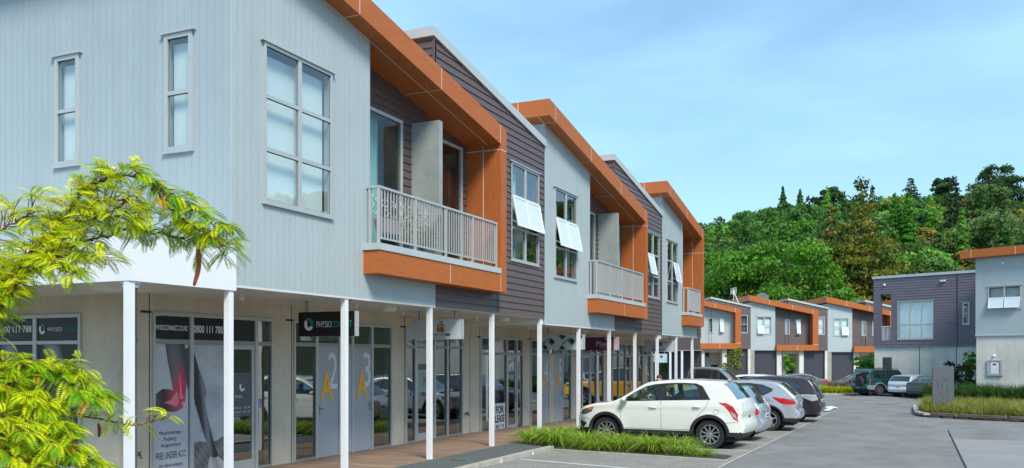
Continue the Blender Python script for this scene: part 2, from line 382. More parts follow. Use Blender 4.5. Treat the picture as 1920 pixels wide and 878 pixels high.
def window(parent,u0,u1,z0,z1,cols=2,rows=3,y=0.0,fn=None,opens=(),cover='blind',gm=None,colw=None,fr=0.05,flash=True,depth=0.07,mull=0.085,name='window',label=None,behind=0.22,covercols=None,rowz=None,ang=11):
    fn=fn or (lambda u,y,z:(u,y,z)); gm=gm or M['win']
    f=MB()
    def bx(a,b,ya,yb,c,d,m=0,t=None):
        t=t or f
        P=[(a,ya,c),(b,ya,c),(b,yb,c),(a,yb,c),(a,ya,d),(b,ya,d),(b,yb,d),(a,yb,d)]
        t.add([fn(*p) for p in P],[(0,3,2,1),(4,5,6,7),(0,1,5,4),(1,2,6,5),(2,3,7,6),(3,0,4,7)],m)
    yo=y-0.035
    bx(u0,u0+fr,yo,yo+depth,z0,z1); bx(u1-fr,u1,yo,yo+depth,z0,z1); bx(u0+fr,u1-fr,yo,yo+depth,z0,z0+fr); bx(u0+fr,u1-fr,yo,yo+depth,z1-fr,z1)
    bx(u0-0.03,u1+0.03,yo-0.012,yo+0.03,z0-0.035,z0-0.001)
    if flash: bx(u0-0.07,u1+0.07,y-0.065,y+0.01,z1+0.004,z1+0.03)
    ce=colw or [u0+(u1-u0)*i/cols for i in range(cols+1)]
    re=rowz or [z0+(z1-z0)*i/rows for i in range(rows+1)]
    for u in ce[1:-1]: bx(u-mull/2,u+mull/2,yo+0.004,yo+depth-0.004,z0+fr,z1-fr)
    for z in re[1:-1]:
        for i in range(cols): bx(ce[i]+(fr if i==0 else mull/2),ce[i+1]-(fr if i==cols-1 else mull/2),yo+0.008,yo+depth-0.008,z-0.03,z+0.03)
    W=obj(name,f,M['alu'],parent,label=label)
    g=MB();s=MB()
    for i in range(cols):
        for j in range(rows):
            a=ce[i]+(fr if i==0 else mull/2); b=ce[i+1]-(fr if i==cols-1 else mull/2); c=re[j]+(fr if j==0 else 0.03); d=re[j+1]-(fr if j==rows-1 else 0.03)
            if (i,j) in opens:
                # top-hung sash swung outwards
                sb=MB(); H=d-c+0.03; an=R(ang); ca,sa=math.cos(an),math.sin(an); w_=0.045
                def S(u,q,dep): # q from top 0..H
                    return fn(u,yo-0.02-q*sa-dep*ca,d+0.015-q*ca+dep*sa*-1)
                def sbx(a_,b_,q0,q1,m=0,d0=-0.018,d1=0.018):
                    P=[(a_,q0,d0),(b_,q0,d0),(b_,q1,d0),(a_,q1,d0),(a_,q0,d1),(b_,q0,d1),(b_,q1,d1),(a_,q1,d1)]
                    sb.add([S(*p) for p in P],[(0,3,2,1),(4,5,6,7),(0,1,5,4),(1,2,6,5),(2,3,7,6),(3,0,4,7)],m)
                a2,b2=a-0.015,b+0.015
                sbx(a2,a2+w_,0,H);sbx(b2-w_,b2,0,H);sbx(a2+w_,b2-w_,0,w_);sbx(a2+w_,b2-w_,H-w_,H); sbx(a2+w_,b2-w_,w_,H-w_,1,-0.003,0.003)
                # stays
                for uu in (a2+0.01,b2-0.01): sb.tube([S(uu,H*0.92,0.0),fn(uu,yo+0.01,c+0.16)],0.006,5)
                obj('open_sash',sb,[M['white'],M['frost']],W)
            else: g.add([fn(a,y+0.004,c),fn(b,y+0.004,c),fn(b,y+0.004,d),fn(a,y+0.004,d)],[(0,1,2,3)])
            # black gasket
            for (A,B,Cc,D) in ((a,a+0.012,c,d),(b-0.012,b,c,d),(a,b,c,c+0.012),(a,b,d-0.012,d)):
                s.add([fn(A,y,Cc),fn(B,y,Cc),fn(B,y,D),fn(A,y,D)],[(0,1,2,3)])
    if g.f: obj('pane',g,gm,W,fix=False)
    obj('gasket',s,M['seal'],W,fix=False)
    if cover:
        cb=MB(); a,b=u0+fr,u1-fr; mm={'blind':M['blind'],'curtain':M['curtain'],'curtain_dark':M['curtain_dark']}[cover]
        segs=covercols or [(a,b)]
        for (p,q) in segs:
            n=max(2,int((q-p)/0.03)); amp=0.0 if cover=='blind' else 0.025
            for k in range(n):
                ua=p+(q-p)*k/n; ub=p+(q-p)*(k+1)/n; ya=y+behind+amp*math.sin(k*1.9+math.sin(k*0.7)*2); yb=y+behind+amp*math.sin((k+1)*1.9+math.sin((k+1)*0.7)*2)
                cb.add([fn(ua,ya,z0+0.02),fn(ub,yb,z0+0.02),fn(ub,yb,z1-(0.12 if cover=='blind' else 0.05)),fn(ua,ya,z1-(0.12 if cover=='blind' else 0.05))],[(0,1,2,3)])
        obj('roller_blind' if cover=='blind' else 'curtain',cb,mm,W,smooth=(cover!='blind'),fix=False)
    return W
M['frost']=mat('obscured_glass',(0.62,0.70,0.74),0.12,spec=0.8)
def frame_line(mb,u0,u1,z0,z1,y0,y1,m=0): mb.box(u0,u1,y0,y1,z0,z1,m)
# ---------------------------------------------------------------- one pair of shops with flats above (pale wall, alcove balcony, dark wall)
ORB=lambda t:8.963-0.175*t        # underside of orange roof
ORT=lambda t:9.42-0.174*t
PRB=lambda t:9.17-0.166*(t-6.21)
PRT=lambda t:9.375-0.166*(t-6.21)
YB=0.59; YF=-0.35; SH=2.34
def strip(mb,pts,n_,w=0.022,off=0.0025):
    """thin proud strip along a line on a flat panel; n_ = outward normal"""
    a,b=Vector(pts[0]),Vector(pts[1]); d=(b-a).normalized(); nn=Vector(n_); s=d.cross(nn).normalized()*w/2
    o=nn*off; mb.add([a-s+o,b-s+o,b+s+o,a+s+o,a-s,b-s,b+s,a+s],[(0,1,2,3),(0,1,5,4),(1,2,6,5),(2,3,7,6),(3,0,4,7)])
def balcony_rail(B,t0,t1,zb,name='balcony_railing',stuff=None):
    r=MB(); z1=zb+1.10; yr=YF+0.09; posts=[t0,t0+(t1-t0)*0.26,t0+(t1-t0)*0.51,t0+(t1-t0)*0.755,t1] if t1-t0>3 else [t0,(t0+t1)/2,t1]
    r.box(t0-0.03,t1+0.05,yr-0.03,yr+0.03,z1-0.045,z1); r.box(t0-0.03,t0+0.03,yr+0.03,-0.01,z1-0.045,z1)
    r.box(t0,t1,yr-0.015,yr+0.015,zb+0.10,zb+0.13)
    for p in posts: r.box(p-0.025,p+0.025,yr-0.025,yr+0.025,zb,z1-0.045)
    r.box(t0-0.022,t0+0.022,-0.09,-0.045,zb,z1-0.045)
    n=int((t1-t0)/0.105)
    for k in range(1,n):
        u=t0+(t1-t0)*k/n
        if min(abs(u-p) for p in posts)<0.03: continue
        r.box(u-0.011,u+0.011,yr-0.011,yr+0.011,zb+0.13,z1-0.045)
    return obj(name,r,M['alu'],B)
def block(Y0,dz,idx,label,end_t=12.42,hasleft=True):
    Lb=['','','']
    B=thing('shop_terrace',label,'building',(-9.56,Y0,dz),R(90),'shop terraces with flats above')
    short=end_t<8
    D=11.0  # depth
    bt0=3.56 if not short else 3.30; at0=3.77 if not short else 3.5; at1=8.87 if not short else 5.85; ft1=9.20 if not short else 6.20
    # pale wall
    m=MB(); W1=(0.74,2.55,4.74,7.31)
    wall(m,0,at0,3.34,lambda t:ORB(t)+0.02,[W1],th=0.16,edges='')
    wall(m,at0,6.31,3.34,3.84,[],th=0.16,edges='r')
    obj('pale_board_wall',m,M['blue'],B)
    m=MB(); e=MB()
    m.box(-0.012,0.03,-0.012,0.0,3.34,8.96)   # corner trim
    obj('corner_trim',m,M['flash'],B)
    # end wall (faces -x local): fn maps u(depth) -> y
    m=MB(); fe=lambda u,y,z:(y,u,z)
    holes=[(0.75,1.33,5.5,7.35),(3.26,3.84,5.5,7.35)] if idx==0 else []
    wall(m,0.0,D,3.34,8.96,holes,y=0.0,fn=fe,th=0.16,edges=''); obj('end_wall',m,M['blue_shaded'],B)
    if idx==0:
        for a,b in ((0.75,1.33),(3.26,3.84)):
            window(B,a,b,5.5,7.35,1,2,fn=fe,name='slim_window',cover='blind',rowz=[5.5,6.42,7.35],fr=0.07,behind=0.11)
    # dark wall
    if not short:
        m=MB(); W2=(10.18,12.0,4.76,7.28)
        hole=(6.31,at1,3.84,ORB)
        lapped(m,6.31,9.02,3.34,lambda t:PRB(t),[(6.31,9.02,3.84,ORT)],reveal=False)
        lapped(m,9.02,end_t,3.34,lambda t:PRB(t),[W2])
        # side of the higher part, seen above the orange roof
        fe2=lambda u,y,z:(6.21+y,u,z)
        lapped(m,0.0,D,8.1,PRB(6.21),[],fn=fe2)
        m.box(end_t-0.02,end_t+0.0,-0.02,0.16,3.34,8.1)
        obj('dark_weatherboard_wall',m,M['dark'],B)
        m=MB(); m.box(6.19,6.235,-0.028,0.02,7.9,9.17); m.box(6.308,6.33,-0.012,-0.002,3.34,3.83); m.box(9.40,9.42,-0.03,-0.021,3.36,4.0); obj('corner_trim',m,M['dark'],B)
    else:
        m=MB(); lapped(m,6.31,end_t,3.34,7.9,[]); 
        fe2=lambda u,y,z:(end_t-y,u,z); lapped(m,0,D,3.34,7.9,[],fn=fe2); obj('dark_weatherboard_wall',m,M['dark'],B)
    # alcove
    m=MB(); d1=(at0+0.12,at0+2.10,4.42,7.34); d2=(6.66,8.62,4.42,7.34)
    doors=[d1,d2] if not short else [(at0+0.12,5.6,4.42,7.34)]
    lapped(m,at0-0.2,at1+0.02,3.9,lambda t:ORB(t)+0.05,doors,y=YB,z0=3.34)
    obj('alcove_back_wall',m,M['dark'],B)
    m=MB(); m.add([(at0,0.0,3.84),(at0,YB,3.84),(at0,YB,ORB(at0)+.02),(at0,0.0,ORB(at0)+.02)],[(0,1,2,3)]); m.box(at0-0.02,at0+0.004,-0.006,0.16,3.84,ORB(at0)); obj('alcove_side_wall',m,M['blue_shaded'],B)
    for k,dd in enumerate(doors):
        w_=dd[1]-dd[0]
        window(B,dd[0],dd[1],dd[2],dd[3],2,1,y=YB,name='balcony_door',flash=False,gm=M['doorglass'],colw=[dd[0],dd[0]+w_*(0.33 if k==0 else 0.42),dd[1]],mull=0.11,fr=0.07,cover='curtain',covercols=[(dd[0]+w_*0.05,dd[0]+w_*0.3),(dd[0]+w_*0.50,dd[0]+w_*0.74)],behind=0.25)
    # orange frame: roof slab, soffit, post, balcony band
    m=MB(); pr=lambda p,q,a:(p,a,q)
    t0=-0.46
    m.prism([(t0,ORB(t0)),(ft1,ORB(ft1)),(ft1,ORT(ft1)),(t0,ORT(t0))],YF,D,pr)
    obj('orange_roof_fascia',m,M['orange'],B)
    m=MB(); m.box(at1,ft1-0.001,YF+0.0,YB,4.27,7.9 if not short else 8.2) if False else None
    pz=lambda t:ORB(t)
    m.add([(at1,YF,3.83),(ft1,YF,3.83),(ft1,YB+.1,3.83),(at1,YB+.1,3.83),(at1,YF,pz(at1)),(ft1,YF,pz(ft1)),(ft1,YB+.1,pz(ft1)),(at1,YB+.1,pz(at1))],[(0,3,2,1),(0,1,5,4),(1,2,6,5),(2,3,7,6),(3,0,4,7)])
    obj('orange_post',m,M['orange_v'],B)
    m=MB(); m.box(bt0,at1,YF,YB,3.83,4.27); obj('balcony_band',m,M['orange'],B)
    m=MB(); m.box(bt0-0.03,at1-0.004,YF-0.02,YB,4.272,4.40); obj('balcony_floor_edge',m,M['flash'],B)
    # joint strips
    s=MB(); n=(0,-1,0)
    for t in ([2.93,5.95,8.86] if not short else [2.93,5.85]):
        strip(s,[(t,YF,ORB(t)+.01),(t,YF,ORT(t)-.01)],n); 
        if t<at1-.1: strip(s,[(t,YF+.01,ORB(t)),(t,0.0,ORB(t))] if t<at0 else [(t,YF+.01,ORB(t)),(t,YB-.01,ORB(t))],(-0.172,0,-0.985))
    strip(s,[(at1+0.0,YF,7.28),(ft1,YF,7.28)],n); strip(s,[(at1,YF,3.84),(at1,YF,4.26)],n)
    strip(s,[(at1,YF+.01,7.28),(at1,YB-.01,7.28)],(-1,0,0)); strip(s,[(at1,0.12,4.41),(at1,0.12,ORB(at1)-.01)],(-1,0,0))
    strip(s,[((6.34 if not short else 4.9),YF,3.84),((6.34 if not short else 4.9),YF,4.26)],n) if not short else None
    strip(s,[(at0+.0,0.0,ORB(at0)-.004),(at1,0.0,ORB(at1)-.004)],(-0.172,0,-0.985)); strip(s,[(t0+.01,0.0,ORB(t0+.01)-.0),(at0,0.0,ORB(at0))],(-0.172,0,-0.985),off=0.004)
    strip(s,[(t0,0.6,ORB(t0)+.01),(t0,0.6,ORT(t0)-.01)],(-1,0,0)); strip(s,[(t0,4.2,ORB(t0)+.01),(t0,4.2,ORT(t0)-.01)],(-1,0,0))
    strip(s,[(-0.0,YF+.01,ORB(0)),(-0.0,0.0,ORB(0))],(-0.172,0,-0.985)); strip(s,[(-0.0,YF,ORB(0)+.01),(-0.0,YF,ORT(0)-.01)],n)
    obj('panel_joint_strip',s,M['joint'],B)
    # balcony party wall slab and railing
    if not short:
        m=MB(); m.box(6.26,6.42,-0.11,YB,4.40,7.38); obj('balcony_divider',m,M['conc_div'],B)
    balcony_rail(B,bt0+0.12,at1-0.08,4.40)
    # dark unit roof
    if not short:
        m=MB(); a,b=6.13,end_t+0.06
        m.prism([(a,PRB(a)),(b,PRB(b)),(b,PRT(b)),(a,PRT(a))],-0.06,D,pr); obj('metal_roof',m,M['flash'],B)
        W=window(B,10.18,12.0,4.76,7.28,2,3,opens=[(0,1),(1,1)] if idx==0 else [(0,1)],cover='curtain',covercols=[(10.23,11.0)],mull=0.10)
    o={0:[],1:[(0,1),(1,1)],2:[(1,1)]}[idx]
    if idx==0: window(B,0.74,2.55,4.74,7.31,2,3,opens=o,cover='blind',behind=0.16)
    else: window(B,0.74,2.55,4.74,7.31,2,3,opens=o,cover='curtain',covercols=[(0.8,1.45)])
    # ---------------- upper rooms
    m=MB(); m.box(0.2,end_t-.2,6.5,6.55,3.62,8.0); m.box(0.2,end_t-.2,1.3,6.5,7.75,7.8)
    m.box(0.2,0.25,4.0,4.05,3.62,7.75) if idx else None
    m.box(0.17,end_t-0.2,0.8,6.5,3.62,3.66)
    obj('upper_room',m,M['room'],B)
    # ---------------- canopy soffit, beam
    sf=MB(); sf.box(0.0,end_t,0.0,SH+.5,3.33,3.339); sf.box(0.0,end_t,-0.005,0.02,3.325,3.36)
    obj('canopy_soffit',sf,M['soffit'],B)
    if not short:
        b=MB(); b.box(12.22,12.40,0.02,SH,3.16,3.328); obj('soffit_beam',b,M['white'],B)
    # ---------------- ground floor
    FT=3.03; mid=True
    # openings: (u0,u1)
    op=[(0.68,3.77),(4.43,8.22),(8.87,11.97)] if not short else [(0.68,3.77),(4.43,6.55)]
    cw=MB(); wall(cw,0.0,end_t,0.03,3.33,[(a,b,0.03,FT) for a,b in op],y=SH,th=0.2,edges=''); 
    cw.box(0.0,end_t,SH-0.03,SH-0.002,3.15,3.2) if False else None
    obj('concrete_wall',cw,M['conc'],B)
    j=MB()
    for u in (0.62,4.37 if not short else 4.37,8.82):
        if u<end_t: j.box(u-0.008,u+0.008,SH-0.004,SH+0.01,0.05,3.33)
    for a,b in op: j.box(a-0.25,a-0.02,SH-0.006,SH+0.01,FT-0.03,FT+0.01)
    obj('panel_joint',j,M['seal'],B)
    # shop interior
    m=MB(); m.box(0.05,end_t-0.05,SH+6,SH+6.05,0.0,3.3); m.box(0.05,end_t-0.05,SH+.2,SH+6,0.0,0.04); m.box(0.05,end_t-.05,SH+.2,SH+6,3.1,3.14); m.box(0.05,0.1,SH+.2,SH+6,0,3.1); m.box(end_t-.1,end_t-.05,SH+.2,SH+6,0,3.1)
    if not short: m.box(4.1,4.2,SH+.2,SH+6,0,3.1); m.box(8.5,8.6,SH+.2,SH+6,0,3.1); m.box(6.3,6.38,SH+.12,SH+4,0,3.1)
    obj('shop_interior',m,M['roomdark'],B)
    def leafdoor(u0,u1,solid,num=None,handle='R'):
        f=MB(); y0=SH-0.01
        f.box(u0,u1,y0,y0+0.045,0.06,2.48) if solid else [f.box(u0,u0+0.07,y0,y0+.045,0.06,2.48),f.box(u1-0.07,u1,y0,y0+.045,0.06,2.48),f.box(u0+.07,u1-.07,y0,y0+.045,0.06,0.26),f.box(u0+.07,u1-.07,y0,y0+.045,2.40,2.48)]
        dr=obj('door',f,M['door'] if solid else M['alu'],B)
        if not solid:
            g=MB(); g.quad((u0+.07,y0+.02,.26),(u1-.07,y0+.02,.26),(u1-.07,y0+.02,2.40),(u0+.07,y0+.02,2.40)); obj('pane',g,M['shop'],dr,fix=False)
        h=MB(); hu=u1-0.055 if handle=='R' else u0+0.055
        h.box(hu-0.02,hu+0.02,y0-0.012,y0,1.0,1.2); h.tube([(hu,y0-.05,1.13),(hu,y0-.0,1.13)],0.01,6); h.tube([(hu,y0-.05,1.13),(hu-(.11 if handle=='R' else -.11),y0-.05,1.13)],0.009,6)
        obj('handle',h,M['steel'],dr)
        return dr
    def shopframe(a,b,xs,doors,trans=(2.48,2.56)):
        """xs: mullion centres; doors: list of (u0,u1,solid)"""
        f=MB(); y0=SH-0.03; y1=SH+0.07
        f.box(a,a+.05,y0,y1,.05,FT); f.box(b-.05,b,y0,y1,.05,FT); f.box(a+.05,b-.05,y0,y1,FT-.06,FT)
        for x in xs: f.box(x-.04,x+.04,y0+.002,y1-.002,.05,FT-.06)
        e=[a+.05]+[v for x in xs for v in (x-.04,x+.04)]+[b-.05]
        fs=obj('shopfront_frame',f,M['alu'],B); f2=MB(); g=MB(); gk=MB()
        for k in range(0,len(e),2):
            p,q=e[k],e[k+1]; mdl=(p+q)/2
            f2.box(p,q,y0+.006,y1-.006,trans[0],trans[1])
            isdoor=any(d0-.02<mdl<d1+.02 for d0,d1,_ in doors)
            if not isdoor:
                f2.box(p,q,y0+.006,y1-.006,.055,.10); g.quad((p,SH+.02,.10),(q,SH+.02,.10),(q,SH+.02,trans[0]),(p,SH+.02,trans[0]))
                for A,Bb in ((p,p+.014),(q-.014,q)): gk.quad((A,SH+.012,.1),(Bb,SH+.012,.1),(Bb,SH+.012,trans[0]),(A,SH+.012,trans[0]))
            g.quad((p,SH+.02,trans[1]),(q,SH+.02,trans[1]),(q,SH+.02,FT-.06),(p,SH+.02,FT-.06))
        obj('rail',f2,M['alu_dark'],fs); obj('pane',g,M['shop'],fs,fix=False); obj('gasket',gk,M['seal'],fs,fix=False)
        return fs
    # shop on the left of the pair
    shopframe(0.68,3.77,[1.57,2.52,3.28],[(2.56,3.24,0)]); leafdoor(2.57,3.23,False,handle='L' if idx==0 else 'R')
    # entries
    if not short:
        shopframe(4.43,8.22,[5.21,6.04,6.55,7.35],[(5.25,6.0,1),(6.59,7.31,1)])
        leafdoor(5.26,5.99,True,handle='L'); leafdoor(6.60,7.30,True,handle='R')
        m=MB(); m.box(6.085,6.50,SH-.02,SH+.05,.06,2.48); obj('meter_panel',m,M['door'] if idx==0 else M['conc'],B)
        shopframe(8.87,11.97,[9.36,10.36,11.07],[(9.40,10.32,0)]); leafdoor(9.42,10.30,False,handle='R')
    else:
        shopframe(4.43,6.55,[5.21,6.04],[(5.25,6.0,1)]); leafdoor(5.26,5.99,True,handle='L')
    # light fittings under the canopy
    l=MB()
    for u,v in ((1.6,1.2),(4.6,0.9),(7.4,1.5),(10.4,1.1)):
        if u<end_t: l.lathe([(0.0,3.24),(0.045,3.24),(0.05,3.30),(0.05,3.33)],10,lambda r,t,a,u=u,v=v:(u+r*math.cos(t),v+r*math.sin(t),a))
    obj('canopy_downlight',l,M['soffit'],B)
    l=MB(); 
    for u in (6.0,11.9):
        if u<end_t: l.lathe([(0.0,3.25),(0.15,3.25),(0.17,3.28),(0.17,3.33)],16,lambda r,t,a,u=u:(u+r*math.cos(t),1.0+r*math.sin(t),a))
    obj('round_light',l,M['white'],B)
    return B
M['conc_div']=mat('concrete_panel_greenish',(0.27,0.31,0.29),0.8,col2=(0.36,0.38,0.35),scale=2.5,bump=0.3,bscale=25,dirt=0.35,detail=8)
BA=block(10.49,0.0,0,'nearest pale blue and dark boarded terrace with orange roof, behind the white canopy corner')
BB=block(22.93,-0.165,1,'middle pale and dark terrace in the long row, behind the white SUV')
BC=block(35.37,-0.165,2,'far narrower end terrace of the long row with short orange balcony',end_t=7.1)
# plain ground floor end wall of the first terrace + its corner window
m=MB(); fe=lambda u,y,z:(y,u,z)
wall(m,SH,11.0,0.03,3.34,[(3.21,5.55,0.9 if False else 0.35,2.98)],y=0.0,fn=fe,th=0.2,edges=''); obj('concrete_end_wall',m,M['conc'],BA)
W_=window(BA,3.21,5.55,0.35,2.98,2,2,fn=fe,name='corner_shop_window',flash=False,cover=None,gm=M['shop'],rowz=[0.35,2.5,2.98],fr=0.06,colw=[3.21,4.34,5.55])
# white canopy round the corner
m=MB(); 
m.box(-1.92,0.11,-0.02,0.04,3.27,3.88); m.box(-1.92,-1.86,0.04,11,3.27,3.88); m.box(-1.86,0.0,0.04,11,3.80,3.86); 
obj('canopy_fascia',m,M['white'],BA)
m=MB(); m.box(-1.86,-0.001,0.04,11,3.29,3.31); obj('canopy_soffit',m,M['soffit'],BA)
m=MB(); m.box(-1.2,-0.9,1.2,1.5,3.24,3.289); obj('square_light',m,M['white'],BA)
m=MB(); 
for k,(z,r) in enumerate(((3.26,.13),(3.21,.11))): m.lathe([(0,z-.02),(r,z-.02),(r,z+.02),(0,z+.02)],14,lambda r_,t,a:(-1.75+r_*math.cos(t),0.15+r_*math.sin(t),a))
obj('canopy_sensor',m,M['white'],BA)
# veranda posts
def post(B,u,dz=0,y=0.06,z1=3.33,z0=0.05):
    p=MB(); p.box(u-.05,u+.05,y-.05,y+.05,z0,z1); p.box(u-.052,u+.052,y-.052,y+.052,z0,z0+0.012); return obj('veranda_post',p,M['white'],B)
for u in (-1.86,0.02): post(BA,u,y=0.05,z1=3.29)
for u in (3.04,6.15,9.21,12.24): post(BA,u)
for u in (2.90,5.87,8.86,11.97): post(BB,u,z0=0.08)
for u in (2.55,5.54): post(BC,u,z0=0.08)
# rainwater pipe beside the corner post
m=MB(); m.tube([(-1.70,0.16,0.0),(-1.70,0.16,3.22)],0.055,14); 
for z in (2.45,0.9): m.tube([(-1.70,0.16,z),(-1.70,0.16,z+.06)],0.064,14)
m.tube([(-1.70,0.16,3.18),(-1.70,0.16,3.28)],0.06,14)
obj('rainwater_pipe',m,M['steel'],BA,smooth='auto')
# skylight dome on the middle roof
m=MB(); m.lathe([(0.9,0.0),(0.86,0.25),(0.7,0.45),(0.4,0.58),(0.0,0.62)],20,lambda r,t,a:(8.6+r*math.cos(t),1.5+r*math.sin(t),PRT(8.6)+a-0.15)); obj('skylight_dome',m,M['white'],BB,smooth=True)
# taps on the concrete piers
for B_,u in ((BA,0.35),(BA,12.45-0.25),(BA,11.97+0.12)):
    m=MB(); m.tube([(u,SH-.002,.62),(u,SH-.09,.62)],0.014,6); m.tube([(u,SH-.07,.62),(u,SH-.12,.56)],0.012,6); m.tube([(u-.04,SH-.07,.66),(u+.04,SH-.07,.66)],0.01,6); m.tube([(u,SH-.07,.62),(u,SH-.07,.66)],0.008,5)
    obj('garden_tap',m,M['brass'],B_) if 'brass' in M else None
# ---------------------------------------------------------------- printed films, posters and lettering on the shopfronts
def print_shape(name,poly,colfn,mat_,parent,y,fn=None,step=0.06):
    fn=fn or (lambda u,y,z:(u,y,z))
    us=[p[0] for p in poly];zs=[p[1] for p in poly]; pts=[Vector(p) for p in poly]; n=len(pts)
    a=min(us)+step/2
    while a<max(us):
        b=min(zs)+step/2
        while b<max(zs):
            if inpoly((a,b),poly) : pts.append(Vector((a,b)))
            b+=step
        a+=step
    v,e,f,_,_,_=delaunay_2d_cdt(pts,[(i,(i+1)%n) for i in range(n)],[],0,1e-5)
    f=[t for t in f if inpoly(tuple(sum((v[i] for i in t),Vector((0,0)))/len(t)),poly)]
    me=bpy.data.meshes.new(name); me.from_pydata([fn(p[0],y,p[1]) for p in v],[],[tuple(t) for t in f]); me.materials.append(mat_)
    ca=me.color_attributes.new('tint','FLOAT_COLOR','POINT')
    for i,p in enumerate(v): ca.data[i].color=(*colfn(p[0],p[1]),1)
    o=bpy.data.objects.new(name,me); C.objects.link(o); o.parent=parent; return o
def inkmat(name,noise=0.0):
    m,t,b=newmat(name); a=t.nodes.new('ShaderNodeAttribute'); a.attribute_name='tint'; t.links.new(a.outputs['Color'],b.inputs['Base Color']); b.inputs['Roughness'].default_value=0.35
    return m
M['ink']=inkmat('printed_film_ink')
M['film_sky']=mat('printed_film_cloudy_grey',(0.30,0.34,0.38),0.35,col2=(0.56,0.59,0.62),scale=2.0,detail=6)
M['film_pale']=mat('printed_film_pale_grey',(0.46,0.49,0.54),0.35,col2=(0.56,0.58,0.62),scale=1.2,detail=3)
M['film_dark']=mat('printed_film_charcoal',(0.015,0.015,0.018),0.35,var=0.3)
M['doorfilm']=mat('grey_door_film',(0.10,0.105,0.11),0.45)
def film(parent,name,u0,u1,z0,z1,mm,y=SH+0.013,fn=None):
    fn=fn or (lambda u,y,z:(u,y,z)); m=MB(); m.add([fn(u0,y,z0),fn(u1,y,z0),fn(u1,y,z1),fn(u0,y,z1)],[(0,1,2,3)]); return obj(name,m,mm,parent,fix=False)
P=film(BA,'window_film',0.73,1.53,0.10,2.48,M['film_pale'],label='pale grey poster film with a kneeling leg and red knee') if False else film(BA,'window_film',0.73,1.53,0.10,2.48,M['film_pale'])
P['label']='pale grey poster film with a bent leg and glowing red knee'
def lerp(a,b,t): t=max(0,min(1,t)); return tuple(x+(y-x)*t for x,y in zip(a,b))
def legcol(u,z):
    k=math.hypot((u-1.33)*1.2,(z-1.55)) ; s=0.5+0.5*math.sin(u*9+z*1.5)
    g=0.03+0.13*s
    c=(g,g,g*1.12); red=math.exp(-(k/0.27)**2)+0.7*math.exp(-(((u-1.33)/0.07)**2+((z-1.88)/0.22)**2))
    return lerp(c,(0.72,0.03,0.09),red)
leg1=[(0.98,2.48),(1.02,2.25),(1.09,1.97),(1.14,1.76),(1.15,1.66),(1.08,1.69),(0.92,1.70),(0.73,1.60),(0.73,1.31),(0.96,1.30),(1.24,1.29),(1.38,1.35),(1.44,1.48),(1.47,1.78),(1.46,2.06),(1.44,2.35),(1.43,2.48)]
print_shape('printed_leg',leg1,legcol,M['ink'],P,SH+0.010)
bone=lambda u,z:(0.85,0.45,0.5)
for pl_ in ([(1.30,1.95),(1.32,1.95),(1.36,1.62),(1.40,1.52),(1.38,1.50),(1.30,1.52),(1.31,1.62)],[(1.28,1.54),(1.25,1.66),(1.1,1.50),(0.95,1.46),(1.1,1.42),(1.24,1.38),(1.29,1.46)],[(1.36,1.46),(1.41,1.47),(1.42,1.41),(1.37,1.38),(1.34,1.41)]):
    print_shape('printed_bone',pl_,lambda u,z:(0.80,0.22,0.28),M['ink'],P,SH+0.0085)
print_shape('printed_leg',[(1.41,2.40),(1.53,2.42),(1.53,1.60),(1.48,1.75),(1.45,2.06)],lambda u,z:(0.09,0.09,0.10),M['ink'],P,SH+0.0112)
for s_,b in (('Physiotherapy',(0.85,0.885,1.34,0.965)),('Podiatry',(0.95,0.77,1.24,0.86)),('Acupuncture',(0.88,0.665,1.33,0.755)),('FREE UNDER ACC',(0.77,0.48,1.45,0.60)),('(No referral necessary)',(0.84,0.32,1.38,0.40))):
    text(s_,P,M['vin_black'],b,SH+0.0105,bold=0.008)
P=film(BA,'window_film',1.61,2.48,0.10,2.48,M['film_sky']); P['label']='cloudy grey poster film with a standing leg and running shoe'
def leg2c(u,z):
    s=math.exp(-((u-(1.80+(2.3-z)*0.13))/0.06)**2); g=0.03+0.22*s; return (g,g,g*1.12)
print_shape('printed_leg',[(1.61,2.36),(1.66,2.33),(1.76,2.06),(1.90,1.80),(1.95,1.62),(1.92,1.43),(2.01,1.08),(2.11,0.78),(2.21,0.52),(2.26,0.44),(2.08,0.41),(2.01,0.59),(1.88,0.87),(1.78,1.14),(1.68,1.39),(1.64,1.58),(1.61,1.77)],leg2c,M['ink'],P,SH+0.010)
def ground_c(u,z):
    g=0.10+0.14*(math.sin(u*31+z*13)*math.sin(z*27+u*17)*0.5+0.5); return (g,g,g*1.05)
print_shape('printed_ground',[(1.61,0.10),(2.48,0.10),(2.48,0.70),(2.36,0.76),(2.25,0.70),(2.0,0.68),(1.8,0.72),(1.61,0.70)],ground_c,M['ink'],P,SH+0.0118,step=0.04)
print_shape('printed_shoe',[(2.03,0.40),(2.22,0.47),(2.28,0.38),(2.41,0.28),(2.43,0.14),(1.98,0.16)],lambda u,z:(0.42+0.1*math.sin(u*21+z*9),)*3,M['ink'],P,SH+0.0085)
print_shape('printed_shoe',[(2.08,0.41),(2.20,0.50),(2.27,0.42),(2.25,0.40),(2.16,0.38)],lambda u,z:(0.03,0.03,0.04),M['ink'],P,SH+0.0075)
for a,b,s_,bx in ((0.73,1.53,'PHYSIOCONNECT.CO.NZ',(0.75,2.72,1.50,2.81)),(1.61,2.48,'0800 111 788',(1.64,2.69,2.38,2.83))):
    P=film(BA,'black_header_film',a,b,2.57,2.96,M['black']); text(s_,P,M['vin_white'],bx,SH+0.0105,bold=0.018)
P=film(BA,'black_header_film',2.56,3.24,2.57,2.96,M['film_dark'])
